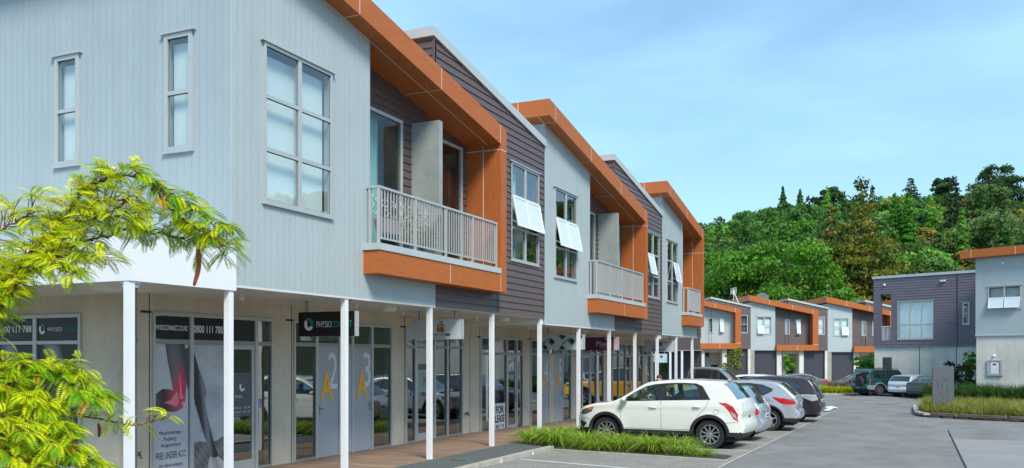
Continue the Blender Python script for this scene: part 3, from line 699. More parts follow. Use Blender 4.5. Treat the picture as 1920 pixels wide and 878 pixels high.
def logo(parent,cx,cz,r,y,Mx=None,k=1):
    """round shield emblem with a teal upper right arm"""
    for col,a0,a1 in ((M['vin_white'],100,330),(M['vin_teal'],-30,140)):
        m=MB(); n=14
        for i in range(n):
            t0=R(a0+(a1-a0)*i/n);t1=R(a0+(a1-a0)*(i+1)/n)
            def q(t,rr,s=1):
                x=rr*math.cos(t)*0.95; z=rr*math.sin(t)*1.08
                if s<1: x=rr*0.9*math.cos(t)*(0.8 if abs(math.cos(t))>.4 else 1); 
                p=Vector((cx+x,y-(0.0005 if col==M['vin_teal'] else 0),cz+z)); return Mx@p if Mx else p
            m.quad(q(t0,r),q(t1,r),q(t1,r*0.5,.5),q(t0,r*0.5,.5))
        obj('emblem',m,col,parent,fix=False)
P=film(BA,'door_film',2.64,3.16,1.10,1.95,M['doorfilm'],y=SH+0.007)
logo(P,2.90,1.68,0.085,SH+0.004); text('PHYSIO',P,M['vin_grey'],(2.70,1.46,2.90,1.52),SH+0.004); text('CONNECT',P,M['vin_teal'],(2.90,1.46,3.12,1.52),SH+0.004)
for z,s_ in ((1.25,'MON - FRI      7AM - 7PM'),(1.17,'SATURDAY     8AM - 12PM')): text(s_,P,M['vin_grey'],(2.68,z,3.12,z+0.045),SH+0.004)
# access stickers
def acc(B,u,z):
    P=film(B,'access_sticker',u,u+0.11,z,z+0.17,M['blue_st'],y=SH+0.009); m=MB()
    m.lathe([(0.012,0),(0.0,0)],8,lambda r,t,a:(u+0.05+r*math.cos(t),SH+0.007,z+0.14+r*math.sin(t)))
    m.quad((u+.045,SH+.007,z+.07),(u+.06,SH+.007,z+.07),(u+.055,SH+.007,z+.12),(u+.04,SH+.007,z+.12)); m.quad((u+.045,SH+.007,z+.07),(u+.085,SH+.007,z+.065),(u+.085,SH+.007,z+.08),(u+.045,SH+.007,z+.085)); m.quad((u+.075,SH+.007,z+.03),(u+.092,SH+.007,z+.03),(u+.085,SH+.007,z+.08),(u+.07,SH+.007,z+.08))
    for k in range(10):
        t0=R(100+k*20);t1=R(120+k*20); c=(u+.052,z+.05)
        m.quad((c[0]+.034*math.cos(t0),SH+.007,c[1]+.034*math.sin(t0)),(c[0]+.034*math.cos(t1),SH+.007,c[1]+.034*math.sin(t1)),(c[0]+.022*math.cos(t1),SH+.007,c[1]+.022*math.sin(t1)),(c[0]+.022*math.cos(t0),SH+.007,c[1]+.022*math.sin(t0)))
    obj('wheelchair_symbol',m,M['vin_white'],P,fix=False)
M['blue_st']=mat('blue_sticker',(0.02,0.12,0.42),0.4)
acc(BA,3.34,1.25); acc(BA,9.17,1.25)
# unit lettering on the grey doors
for B,nums in ((BA,'23'),(BB,'45'),(BC,'6')):
    y=SH-0.0135
    for k,nn in enumerate(nums):
        u=(5.62,6.97)[k]
        text(nn,B,M['vin_grey'],(u,1.55,u+0.34 if k==0 else u+0.31,2.36),y-0.000,name='door_number')
        text('A',B,M['vin_yellow'],(u-0.28,1.30,u+0.17,1.95),y-0.003,name='door_letter',bold=0.02)
# second shop door film
P=film(BA,'door_film',9.50,10.22,1.33,1.92,M['film_pale2'] if 'film_pale2' in M else M['film_sky'],y=SH+0.007)
def tower(parent,cx,z0,h,y,Mx=None):
    """brown building emblem of stepped vertical bars"""
    cols=[(0.20,0.09,0.01),(0.42,0.22,0.03),(0.12,0.05,0.01),(0.50,0.28,0.04)]
    for k in range(4):
        w=h*0.20; x0=cx-0.4*h+k*w; top=(0.80,1.0,1.0,0.72)[k]*h
        m=MB(); P_=[(x0,z0),(x0+w,z0),(x0+w*0.9,z0+top*(0.98 if k<2 else 0.9)),(x0+w*0.25,z0+top*(0.86 if k<1 else 0.98))]
        q=[Vector((a,y,b)) for a,b in P_]; q=[Mx@v for v in q] if Mx else q; m.add(q,[(0,1,2,3)]); obj('emblem_bar',m,M['brown%d'%k],parent,fix=False)
    for zz in (0.35,0.62):
        m=MB(); 
        for a,b,c,d in ((-0.4,0,0.0,0.16),(0.0,0.16,0.4,0.0)):
            q=[Vector((cx+a*h,y-.001,z0+(zz+b)*h)),Vector((cx+c*h,y-.001,z0+(zz+d)*h)),Vector((cx+c*h,y-.001,z0+(zz+d+.035)*h)),Vector((cx+a*h,y-.001,z0+(zz+b+.035)*h))]
            q=[Mx@v for v in q] if Mx else q; m.add(q,[(0,1,2,3)])
        obj('emblem_line',m,M['vin_white'],parent,fix=False)
for k,c in enumerate([(0.16,0.07,0.01),(0.40,0.20,0.03),(0.09,0.04,0.01),(0.50,0.27,0.04)]): M['brown%d'%k]=mat('brown_gold_ink_%d'%k,c,0.4)
tower(P,9.86,1.60,0.22,SH+0.004); text('DYCOM',P,M['vin_black'],(9.72,1.51,10.0,1.57),SH+0.004); text('Quick Turnaround',P,M['vin_yellow'],(9.74,1.45,9.98,1.48),SH+0.004)
# lease board behind the curtain-hung window of the middle terrace
P=film(BB,'lease_board',1.66,2.42,0.12,0.98,M['vin_white'],y=SH+0.009)
P['label']='white lease notice with black capitals'
text('FOR',P,M['vin_black'],(1.74,0.66,2.32,0.90),SH+0.006,bold=0.03); text('LEASE',P,M['vin_black'],(1.70,0.38,2.37,0.62),SH+0.006,bold=0.03); text('883 719',P,M['vin_black'],(1.74,0.20,2.33,0.32),SH+0.006,bold=0.02)
# long curtains inside the middle shop
def drape(B,u0,u1,y=SH+0.28,mm=None):
    m=MB(); n=int((u1-u0)/0.03); pts=[(u0+(u1-u0)*k/n,y+0.03*math.sin(k*1.7+math.sin(k*.5)*2)) for k in range(n+1)]
    for a,b in zip(pts[:-1],pts[1:]): m.quad((a[0],a[1],.1),(b[0],b[1],.1),(b[0],b[1],2.95),(a[0],a[1],2.95))
    obj('shop_curtain',m,mm or M['sheer'],B,smooth=True,fix=False)
M['sheer']=mat('sheer_curtain_pale_blue',(0.42,0.52,0.60),0.9,var=0.12,scale=4,stretch=(10,1,.3))
drape(BB,0.72,2.5)
# corner window of the end wall: black films and lettering
fe=lambda u,y,z:(y,u,z); ME=Matrix(((0,1,0,0),(-1,0,0,0),(0,0,1,0),(0,0,0,1)))
for a,b in ((3.27,4.29),(4.39,5.49)):
    P=film(BA,'black_header_film',a,b,2.54,2.91,M['black'],y=-0.004,fn=fe)
    if a<4: 
        logo(P,-4.17,2.735,0.085,-0.0085,Mx=ME); text('PHYSIO',P,M['vin_white'],(-4.03,2.69,-3.68,2.76),-0.0085,M=ME); text('CONNECT',P,M['vin_teal'],(-3.68,2.69,-3.26-.03,2.76),-0.0085,M=ME)
    else: text('0800 111 788',P,M['vin_white'],(-5.30,2.68,-4.44,2.80),-0.0085,M=ME,bold=0.02)
for a,b in ((3.27,4.29),(4.39,5.49)):
    P=film(BA,'window_film',a,b,0.42,2.46,M['film_dark'],y=-0.004,fn=fe); P['label']='black poster film with dim grey legs'
    gl=lambda u,z:lerp((0.02,0.02,0.03),(0.26,0.27,0.33),0.5+0.5*math.sin((u*1.3-z*0.6)*9))
    for pts in ([(a+.86,2.46),(a+.45,2.46),(a+.28,2.0),(a+.15,1.5),(a+.3,1.1),(a+.62,1.5),(a+.75,2.0)],[(a+.10,2.2),(a+.02,2.2),(a+.02,1.2),(a+.10,1.3)],[(a+.9,1.2),(a+.35,1.0),(a+.25,0.55),(a+.6,0.5),(a+.98,0.8)]):
        print_shape('printed_leg',pts,gl,M['ink'],P,-0.0075,fn=fe)
# ---------------------------------------------------------------- hanging signs under the canopy
def hsign(label,Y,x0,x1,z0,z1,face,edge=None,top=3.33,dz=0):
    S=thing('hanging_sign',label,'sign',(x0,Y,z0+dz),0,'signs hung under the shop canopy')
    m=MB(); m.box(0,x1-x0,-0.05,0.05,0,z1-z0); 
    obj('sign_box',m,M['alu'],S)
    m=MB(); m.box(0.0,x1-x0-0.03,-0.056,-0.051,0.0,z1-z0); P=obj('sign_face',m,face,S)
    m=MB()
    for u in (0.16,x1-x0-0.2): m.tube([(u,0,z1-z0-.005),(u,0,top-z0-0.01)],0.024,8); m.box(u-.05,u+.05,-.05,.05,top-z0-0.016,top-z0-0.004)
    obj('hanger',m,M['alu_dark'],S)
    return S,P,x1-x0,z1-z0
S,P,W_,H_=hsign('black hanging sign with white and teal lettering and a round emblem',13.94,-10.95,-9.62,2.65,3.12,M['black'])
logo(S,0.25,H_/2,0.115,-0.058); text('PHYSIO',S,M['vin_white'],(0.43,0.17,0.78,0.29),-0.058); text('CONNECT',S,M['vin_teal2'] if 'vin_teal2' in M else M['vin_teal'],(0.78,0.17,1.24,0.29),-0.058)
S,P,W_,H_=hsign('pale grey hanging sign with a brown tower emblem',18.18,-10.95,-9.62,2.67,3.13,M['sign_pale'] if 'sign_pale' in M else M['film_pale'])
tower(S,0.78,0.17,0.27,-0.058); text('DYCOM',S,M['vin_black'],(0.48,0.065,1.02,0.145),-0.058,bold=0.01); text('Quick',S,M['vin_black'],(0.50,0.012,0.66,0.045),-0.058); text('Turnaround',S,M['orange'],(0.69,0.012,1.02,0.045),-0.058)
def pspsign(S,W_,H_):
    Rz=lambda cx,cz,a:Matrix.Translation((cx,0,cz))@Matrix.Rotation(a,4,'Y')@Matrix.Translation((-cx,0,-cz))
    k=0
    for (cx,cz) in ((0.30,0.24),(0.98,0.25),(0.66,0.42),(0.05,0.05),(0.66,0.02),(1.27,0.42)):
        for sq,mm,off in (((-.10,-.02,.10,.10),M['vin_black'],0),((-.10,-.07,.10,-.02),M['vin_teal'],0)):
            m=MB(); q=[(cx+sq[0]*.9,cz+sq[1]),(cx+sq[2]*.9,cz+sq[1]),(cx+sq[2]*.9,cz+sq[3]),(cx+sq[0]*.9,cz+sq[3])]
            RM=Rz(cx,cz,R(-42)*-1); q=[RM@Vector((a,-0.058,b)) for a,b in q]
            q=[Vector((min(max(v.x,0.003),W_-.035),v.y,min(max(v.z,0.003),H_-.003))) for v in q]; m.add(q,[(0,1,2,3)]); obj('printed_square',m,mm,S,fix=False)
    for (cx,cz,s_) in ((0.12,0.28,'PSP Ass'),(0.80,0.27,'PSP Ass'),(0.50,0.12,'Plus')):
        text(s_,S,M['vin_black'] if s_!='Plus' else M['vin_yellow'],(cx-.16 if len(s_)>4 else cx-.08,cz-.035,cx+.16 if len(s_)>4 else cx+.08,cz+.035),-0.059,M=Rz(cx,cz,R(-40)),bold=0.03)
M['psp']=mat('pale_blue_wrap_film',(0.50,0.60,0.62),0.4,var=0.05)
M['plum']=mat('plum_sign_face',(0.075,0.012,0.07),0.4)
M['cream']=mat('cream_ink',(0.62,0.42,0.38),0.5)
M['green_ink']=mat('green_ink',(0.02,0.16,0.03),0.5)
S,P,W_,H_=hsign('hanging sign still wrapped in pale blue film printed with tilted squares, beside the purple sign',26.38,-11.03,-9.62,2.49,2.97,M['psp'],top=3.165)
pspsign(S,W_,H_)
S,P,W_,H_=hsign('dark purple hanging sign with cream lettering under a small tree',29.86,-10.89,-9.62,2.5,2.96,M['plum'],top=3.165)
text('Meed',S,M['cream'],(0.46,0.13,0.98,0.33),-0.058,bold=0.0); text('HAIR STUDIO',S,M['cream'],(0.62,0.06,0.98,0.095),-0.058)
m=MB(); 
for k in range(9): m.ball((0.83+0.028*k*math.cos(k*2.1)/3,-0.058,0.38+0.012*math.sin(k*1.7)+.01),(0.035,0.001,0.018),5)
m.box(0.86,0.87,-.0585,-.058,0.30,0.39); obj('tree_emblem',m,M['cream'],S)
m=MB(); m.box(W_-0.16,W_-0.032,-0.0585,-0.0565,0,H_); obj('pale_edge',m,M['cream'],S)
m=MB(); 
for s_ in (-1,1): m.tube([(W_-0.27,-.058,H_/2+s_*.17),(W_-0.23,-.058,H_/2+s_*.08),(W_-.25,-.058,H_/2)],0.008,5)
obj('curved_line',m,M['cream'],S)
S,P,W_,H_=hsign('grey hanging sign with a green disc and red stroke, last along the canopy',37.68,-10.94,-9.62,2.48,2.97,M['film_pale'],top=3.165)
m=MB(); m.ball((0.66,-.058,0.34),(0.13,.001,0.10),10); obj('green_disc',m,M['green_ink'],S)
m=MB(); m.tube([(0.72,-.060,0.40),(0.85,-.060,0.43),(1.0,-.060,0.40)],0.014,5); obj('red_stroke',m,M['red_ink'] if 'red_ink' in M else M['orange'],S)
text('IT IS',S,M['vin_black'],(0.40,0.20,0.52,0.25),-0.058); text('NATURAL',S,M['vin_black'],(0.34,0.05,0.78,0.15),-0.058,bold=0.03); text('CO',S,M['green_ink'],(0.80,0.05,0.94,0.15),-0.058,bold=0.03)
# ---------------------------------------------------------------- balcony things
def planter(loc,label):
    T=thing('planter_box',label,'planter',loc,R(90)); m=MB()
    m.add([(-.28,-.1,0),(.28,-.1,0),(.28,.1,0),(-.28,.1,0),(-.32,-.13,.24),(.32,-.13,.24),(.32,.13,.24),(-.32,.13,.24)],[(0,3,2,1),(0,1,5,4),(1,2,6,5),(2,3,7,6),(3,0,4,7)])
    for a in (-.13,.10): m.box(-.33,.33,a,a+.03,.21,.25)
    obj('box',m,M['pink'],T); m=MB(); m.box(-.28,.28,-.1,.1,.17,.19); obj('soil',m,M['roomdark'],T); return T
M['pink']=mat('dusty_pink_plastic',(0.42,0.30,0.31),0.6)
planter((-9.62,15.0,4.72),'dusty pink trough hung inside the nearest balcony railing')
def flowers(loc,label,h,colr,seed):
    T=thing('potted_plant',label,'plant',loc,0); m=MB(); m.lathe([(0.0,0),(0.11,0),(0.15,0.22),(0.155,0.24),(0.13,0.24),(0.12,0.2),(0,0.2)],14,lambda r,t,a:(r*math.cos(t),r*math.sin(t),a)); obj('pot',m,M['roomdark'],T)
    r_=random.Random(seed); V=[];Tn=[]
    for k in range(420):
        a=r_.uniform(0,6.28);q=r_.random()**.5*0.20;z=0.2+r_.random()*h; c=Vector((q*math.cos(a),q*math.sin(a),z)); u=Vector((r_.gauss(0,1),r_.gauss(0,1),r_.gauss(0,1))).normalized(); v=u.cross(Vector((r_.gauss(0,1),r_.gauss(0,1),1))).normalized(); s=0.028
        V.append([c-u*s,c-v*s*.5,c+u*s,c+v*s*.5]); Tn.append(colr if (r_.random()<.35 and z>h*.55) else (0.07+r_.random()*.06,0.16+r_.random()*.1,0.02))
    npquads('leaves',[[tuple(p) for p in q] for q in V],Tn,M['leaf'],T); return T
M['leaf']=leafmat('leaf_surface')
flowers((-9.66,15.95,4.40),'potted plant with yellow and orange flowers behind the balcony rail',0.75,(0.65,0.30,0.02),1)
flowers((-9.66,16.62,4.40),'bushy green potted plant on the balcony beside the flowering one',0.5,(0.35,0.22,0.04),2)
# string of fairy lights hung inside the railing
m=MB()
for k in range(16):
    u=14.2+k*0.17; 
    if u>16.9: break
    n=7; pts=[(-9.68+0.02*math.sin(k*3+i*2.2),u+0.04*math.sin(i*1.9+k),5.44-0.08*i*(1+0.25*math.sin(k*2.3))) for i in range(n)]
    m.tube(pts,0.004,4)
    for p in pts[1:]: m.ball(p,0.013,4)
tag(obj('fairy_lights',m,M['white']),'white icicle light strings hanging inside the nearest balcony railing','lights')
# traffic cone on the deck
T=thing('traffic_cone','orange traffic cone with grey bands on the timber deck','cone',(-9.95,33.0,-0.10))
m=MB(); m.box(-.19,.19,-.19,.19,0,.035); obj('base',m,M['cone'] if 'cone' in M else M['orange'],T)
m=MB(); m.lathe([(0.14,.035),(0.13,.06),(0.035,0.88),(0.02,0.9),(0,0.9)],18,lambda r,t,a:(r*math.cos(t),r*math.sin(t),a)); obj('cone',m,M['cone'] if 'cone' in M else M['orange'],T,smooth='auto')
m=MB(); 
for a,b in ((.36,.46),(.60,.70)): m.lathe([(0.132-(a-.06)*.1159,a),(0.132-(b-.06)*.1159,b)],18,lambda r,t,z:((r+.003)*math.cos(t),(r+.003)*math.sin(t),z))
obj('reflective_band',m,M['alu'],T,smooth=True,fix=False)
# ---------------------------------------------------------------- ground
def sheet(name,xs,ys,mat_,dz=0.0,zf=None,label=None):
    """flat sheet following the fall of the site; xs(y)->(x0,x1)"""
    m=MB(); vs=[];fs=[]
    for y in ys:
        a,b=xs(y) if callable(xs) else xs
        z=(zf(y) if zf else gz(y))+dz; vs+=[(a,y,z),(b,y,z)]
    for i in range(len(ys)-1): fs.append((2*i,2*i+1,2*i+3,2*i+2))
    m.add(vs,fs); o=obj(name,m,mat_,None,fix=False); o['kind']='structure'
    if label: o['label']=label
    return o
YS=[-30,0,8,12,16,19,22,25,28,30,36,42,50,60,75]
M['asphalt']=mat('asphalt',(0.212,0.204,0.192),0.85,var=0.20,scale=0.8,detail=12,bump=0.5,bscale=160,stretch=(1,0.6,1),spec=0.3,dirt=0.35)
M['asphalt_pale']=mat('old_concrete_slab',(0.25,0.245,0.235),0.85,var=0.10,scale=0.5,detail=9,bump=0.3,bscale=120)
M['earth']=mat('planting_soil',(0.05,0.038,0.028),0.95,var=0.3,scale=6,bump=0.6,bscale=30)
M['grassland']=mat('distant_grass_ground',(0.06,0.09,0.025),0.95,var=0.3,scale=0.05)
M['paint']=mat('white_road_paint',(0.66,0.66,0.64),0.7,var=0.15,scale=8,detail=8)
M['paint_o']=mat('orange_road_paint',(0.60,0.28,0.10),0.7,var=0.2,scale=8)
M['kerb']=mat('kerb_concrete',(0.40,0.37,0.31),0.85,var=0.15,scale=5,bump=0.2,dirt=0.3)
M['aggr']=mat('exposed_aggregate_path',(0.035,0.045,0.048),0.9,col2=(0.16,0.17,0.16),scale=55,detail=3,bump=0.6,bscale=70)
def pavers():
    m=mat('small_concrete_pavers',(0.30,0.285,0.25),0.85,var=0.12,scale=1.1,bump=0.2,bscale=60,detail=8); t=m.node_tree; b=t.nodes['Principled BSDF']
    tc=t.nodes.new('ShaderNodeTexCoord'); br=t.nodes.new('ShaderNodeTexBrick'); br.inputs['Scale'].default_value=1.0
    br.inputs['Brick Width'].default_value=0.22; br.inputs['Row Height'].default_value=0.11; br.inputs['Mortar Size'].default_value=0.009; br.inputs['Mortar Smooth'].default_value=0.3; br.inputs['Bias'].default_value=0
    br.inputs['Color1'].default_value=(1,1,1,1); br.inputs['Color2'].default_value=(0.80,0.80,0.80,1); br.inputs['Mortar'].default_value=(0.42,0.41,0.38,1)
    t.links.new(tc.outputs['Object'],br.inputs['Vector']); mx=t.nodes.new('ShaderNodeMix'); mx.data_type='RGBA'; mx.blend_type='MULTIPLY'; mx.inputs['Factor'].default_value=1
    t.links.new(b.inputs['Base Color'].links[0].from_socket,mx.inputs['A']); t.links.new(br.outputs['Color'],mx.inputs['B']); t.links.new(mx.outputs['Result'],b.inputs['Base Color'])
    bp=t.nodes.new('ShaderNodeBump'); bp.invert=True; bp.inputs['Distance'].default_value=0.006; t.links.new(br.outputs['Fac'],bp.inputs['Height']); t.links.new(b.inputs['Normal'].links[0].from_socket,bp.inputs['Normal']); t.links.new(bp.outputs[0],b.inputs['Normal'])
    return m
M['pavers']=pavers()
M['deck']=boards('hardwood_decking',(0.27,0.178,0.122),'Y',0.14,0.05,0.45,rough=0.7,var=0.2,stretch=(0.5,6,1),bumpd=0.004,tone=0.16)
# wide ground to the horizon
m=MB(); m.quad((-1500,-400,-0.62),(1500,-400,-0.62),(1500,2500,-0.62),(-1500,2500,-0.62)); o=obj('ground',m,M['grassland'],fix=False); o['kind']='structure'
o=sheet('asphalt_road',(-30,120),[-60,-30,0,8,12,16,19,22,25,28,30,36,42,50,60,75,90,110],M['asphalt'],-0.045,zf=lambda y:gz(y))
o=sheet('driveway',lambda y:(-3.72 if y<60 else -3.9,40),[y for y in YS if y<=60]+[75,86],M['asphalt'],0.0)
o=sheet('parking_bays',(-8.12,-3.70),[y for y in YS if y<=42]+[42.6],M['pavers'],0.004)
# concrete apron at lower right
m=MB(); a=[(0.86,20.3-15,gz(5)),(0.84,28.5,gz(28.5)),(9,29.6,gz(29.6)),(12,5,0)]
m.add([(0.90,5,.006),(0.88,19,.006),(0.86,28.6,gz(28.6)+.006),(14,30.4,gz(30)+.006),(14,19,.006),(14,5,.006)],[(0,5,4,1),(1,4,3,2)]); o=obj('concrete_apron',m,M['asphalt_pale'],fix=False); o['kind']='structure'
m=MB(); m.add([(0.86,5,.010),(0.895,5,.010),(0.875,19,.010),(0.84,19,.010)],[(0,1,2,3)]); m.add([(0.84,19,.010),(0.875,19,.010),(0.86,32.6,gz(32.6)+.010),(0.83,32.6,gz(32.6)+.010)],[(0,1,2,3)]); o=obj('ground_joint',m,M['seal'],fix=False); o['kind']='structure'
# deck, aggregate path, planting bed
o=sheet('timber_deck',(-11.9,-9.50),[10.0,19,22.9],M['deck'],0,zf=lambda y:0.055)
o=sheet('timber_deck',(-11.9,-9.50),[22.9,30,36,43.0],M['deck'],0,zf=lambda y:0.055 if y<23 else -0.085)
m=MB(); m.box(-9.50,-9.47,10,22.9,-0.2,0.05); m.box(-9.50,-9.47,22.9,43,-0.4,-0.088); o=obj('deck_edge',m,M['deck'],fix=False); o['kind']='structure'
m=MB(); m.quad((-9.47,2,.06),(-8.25,2,.06),(-8.25,20.0,.06),(-9.47,20.6,.06)); o=obj('aggregate_path',m,M['aggr'],fix=False); o['kind']='structure'
m=MB(); m.quad((-30,-5,.02),(-9.47,-5,.02),(-9.47,10.0,.02),(-30,10.0,.02)); o=obj('front_path',m,M['pavers'],fix=False); o['kind']='structure'
m=MB(); m.quad((-30,10.0,.04),(-11.9,10.0,.04),(-11.9,10.49,.04),(-30,10.49,.04)); o=obj('wall_footing',m,M['kerb'],fix=False); o['kind']='structure'
m=MB(); m.add([(-9.47,20.0,.03),(-8.1,20.12,.03),(-3.9,19.55,.0),(-3.9,20.6,-.01),(-5.5,21.5,.0),(-9.47,22.6,.03)],[(0,1,2,3,4,5)]); m.add([(-9.47,22.6,.0),(-8.12,22.0,.0),(-8.12,42,-.2),(-9.47,42,-.2)],[(0,1,2,3)]); o=obj('planting_bed',m,M['earth'],fix=False); o['kind']='structure'
# kerbs: blocks laid end to end
def kerbrun(name,pts,w=0.13,z0=-0.1,z1=0.10,blk=0.5,mat_=None,gap=0.012):
    m=MB()
    for (a,b) in zip(pts[:-1],pts[1:]):
        a=Vector(a);b=Vector(b); L=(b-a).length; n=max(1,round(L/blk)); d=(b-a)/L; s=Vector((-d.y,d.x))*w/2
        for k in range(n):
            p=a+d*(L*k/n+gap/2); q=a+d*(L*(k+1)/n-gap/2); zz=gz((p.y+q.y)/2); bz=z1+zz
            c=[p-s,q-s,q+s,p+s]; vs=[(v.x,v.y,z0+zz) for v in c]+[(v.x,v.y,bz-.015) for v in c]+[(v.x+( (p+q)/2-v).x*.04,v.y+((p+q)/2-v).y*.04,bz) for v in c]
            m.add(vs,[(0,1,5,4),(1,2,6,5),(2,3,7,6),(3,0,4,7),(4,5,9,8),(5,6,10,9),(6,7,11,10),(7,4,8,11),(8,9,10,11)])
    o=obj(name,m,mat_ or M['kerb']); o['kind']='structure'; return o
kerbrun('kerb',[(-8.17,3),(-8.17,20.05)])
kerbrun('kerb',[(-8.10,20.02),(-3.80,19.35)],w=0.09,z0=-.05,z1=0.035,blk=0.9)
# kerb markers
for y in (17.05,18.75,15.3):
    m=MB(); m.box(-8.100,-8.094,y-.05,y+.05,.0,.085); P=obj('kerb_number_plate',m,M['white']); tag(P,'small white bay number plate fixed to the kerb','plate','bay number plates on the kerb')
    text({17.05:'6',18.75:'7',15.3:'5'}[y],P,M['vin_black'],(y-.02,.02,y+.02,.07),8.093,M=Matrix(((0,-1,0,0),(1,0,0,0),(0,0,1,0),(0,0,0,1))),name='number')
# painted lines
def line(name,a,b,w=0.09,dz=.009,mm=None):
    a=Vector(a);b=Vector(b); d=(b-a).normalized(); s=Vector((-d.y,d.x))*w/2; m=MB(); c=[a-s,b-s,b+s,a+s]; m.add([(v.x,v.y,gz(v.y)+dz) for v in c],[(0,1,2,3)]); o=obj(name,m,mm or M['paint'],fix=False); o['kind']='structure'; return o
line('bay_line',(-8.0,17.80),(-3.78,16.9))
for y in (22.02,24.49,26.7,29.24,31.4,33.86,36.3,38.6,41): line('bay_line',(-8.05,y),(-3.80,y))
line('bay_edge',(-3.72,-20),(-3.72,12),0.05,mm=M['kerb'])
for a,b in zip([12,16,19,22,25,28,30,36],[16,19,22,25,28,30,36,42]): line('bay_edge',(-3.70,a),(-3.70,b),0.06,dz=0.012,mm=M['kerb'])
# arrow
m=MB(); z=lambda y:gz(y)+.004
m.add([(x,y,z(y)) for x,y in [(-4.49,47.2),(-4.17,48.8),(-3.62,46.5),(-3.85,46.3),(-3.85,43.5),(-4.12,43.7),(-4.13,46.5),(-4.42,46.4)]],[tuple(range(8))]); o=obj('road_arrow',m,M['paint'],fix=False); o['kind']='structure'
line('road_marking',(-4.6,60.3),(-3.6,60.3),0.7,mm=M['paint_o']); line('bay_line',(-3.6,66.2),(-1.2,62.5),0.12)
m=MB(); m.lathe([(0,0),(0.35,0)],16,lambda r,t,a:(-1.83+r*math.cos(t),51.7+r*math.sin(t),gz(51.7)+.006)); o=obj('manhole_cover',m,M['rust'] if 'rust' in M else M['earth'],fix=False); o['kind']='structure'
m=MB(); m.box(-9.1,-8.75,16.6,16.68,.062,.068); tag(obj('green_access_plate',m,M['green_ink']),'pale green utility plate set in the dark aggregate path','plate')
# fallen leaves on the paving
m=MB()
r_=random.Random(3)
for k in range(40):
    x=r_.uniform(-11,2); y=r_.uniform(13,30); zz=gz(y)+(.068 if -11.8<x<-8.3 and y<20 else .016)
    if -9.5<x<-8.1 and y>20: continue
    a=r_.uniform(0,6.28); s=.035; m.add([(x+s*math.cos(a),y+s*math.sin(a),zz+.006),(x-s*.5*math.sin(a),y+s*.5*math.cos(a),zz),(x-s*math.cos(a),y-s*math.sin(a),zz+.01),(x+s*.5*math.sin(a),y-s*.5*math.cos(a),zz)],[(0,1,2,3)])
o=obj('fallen_leaves',m,M['rustleaf'],fix=False); setting(o,'stuff','small orange brown fallen leaves scattered on the paving','leaves')
# ---------------------------------------------------------------- vehicles
def paint(name,col,metal=0.0,rough=0.32,coat=1.0):
    m=mat(name,col,rough,metal=metal,coat=coat,spec=0.5); return m
M['tyre']=mat('tyre_rubber',(0.018,0.018,0.019),0.75,bump=0.2,bscale=40)
M['rim']=mat('alloy_rim',(0.50,0.50,0.50),0.28,metal=0.75)
M['trim']=mat('black_plastic_trim',(0.022,0.022,0.024),0.55,spec=0.4)
M['well']=mat('wheel_well_dark',(0.008,0.008,0.008),0.9)
M['red']=mat('red_lamp_lens',(0.55,0.010,0.012),0.12,coat=1.0)
M['clear']=mat('clear_lamp_lens',(0.55,0.56,0.58),0.1,metal=0.4,coat=1.0)
M['headlens']=mat('headlamp_lens',(0.16,0.17,0.18),0.08,metal=0.5,coat=1.0)
M['amber']=mat('amber_lamp_lens',(0.75,0.16,0.01),0.15,coat=1.0)
M['carglass']=mat('dark_tinted_car_glass',(0.012,0.015,0.016),0.03,spec=1.0,coat=1.0)
M['midglass']=mat('tinted_car_glass',(0.05,0.085,0.085),0.03,spec=1.0,coat=1.0)
M['clearglass']=glass('clear_car_glass',(0.62,0.80,0.76),0.07)
M['seat']=mat('charcoal_seat_fabric',(0.03,0.032,0.036),0.9,var=0.2)
M['plate']=mat('number_plate_white',(0.70,0.70,0.70),0.4)
M['plumpaint']=paint('dark_plum_paint',(0.040,0.018,0.024),0.2)
def catmull(P,n):
    out=[]
    for i in range(len(P)-1):
        p0=P[max(i-1,0)];p1=P[i];p2=P[i+1];p3=P[min(i+2,len(P)-1)]
        for k in range(n):
            t=k/n; out.append(tuple(0.5*((2*b)+(-a+c)*t+(2*a-5*b+4*c-d)*t*t+(-a+3*b-3*c+d)*t**3) for a,b,c,d in zip(p0,p1,p2,p3)))
    out.append(P[-1]); return out
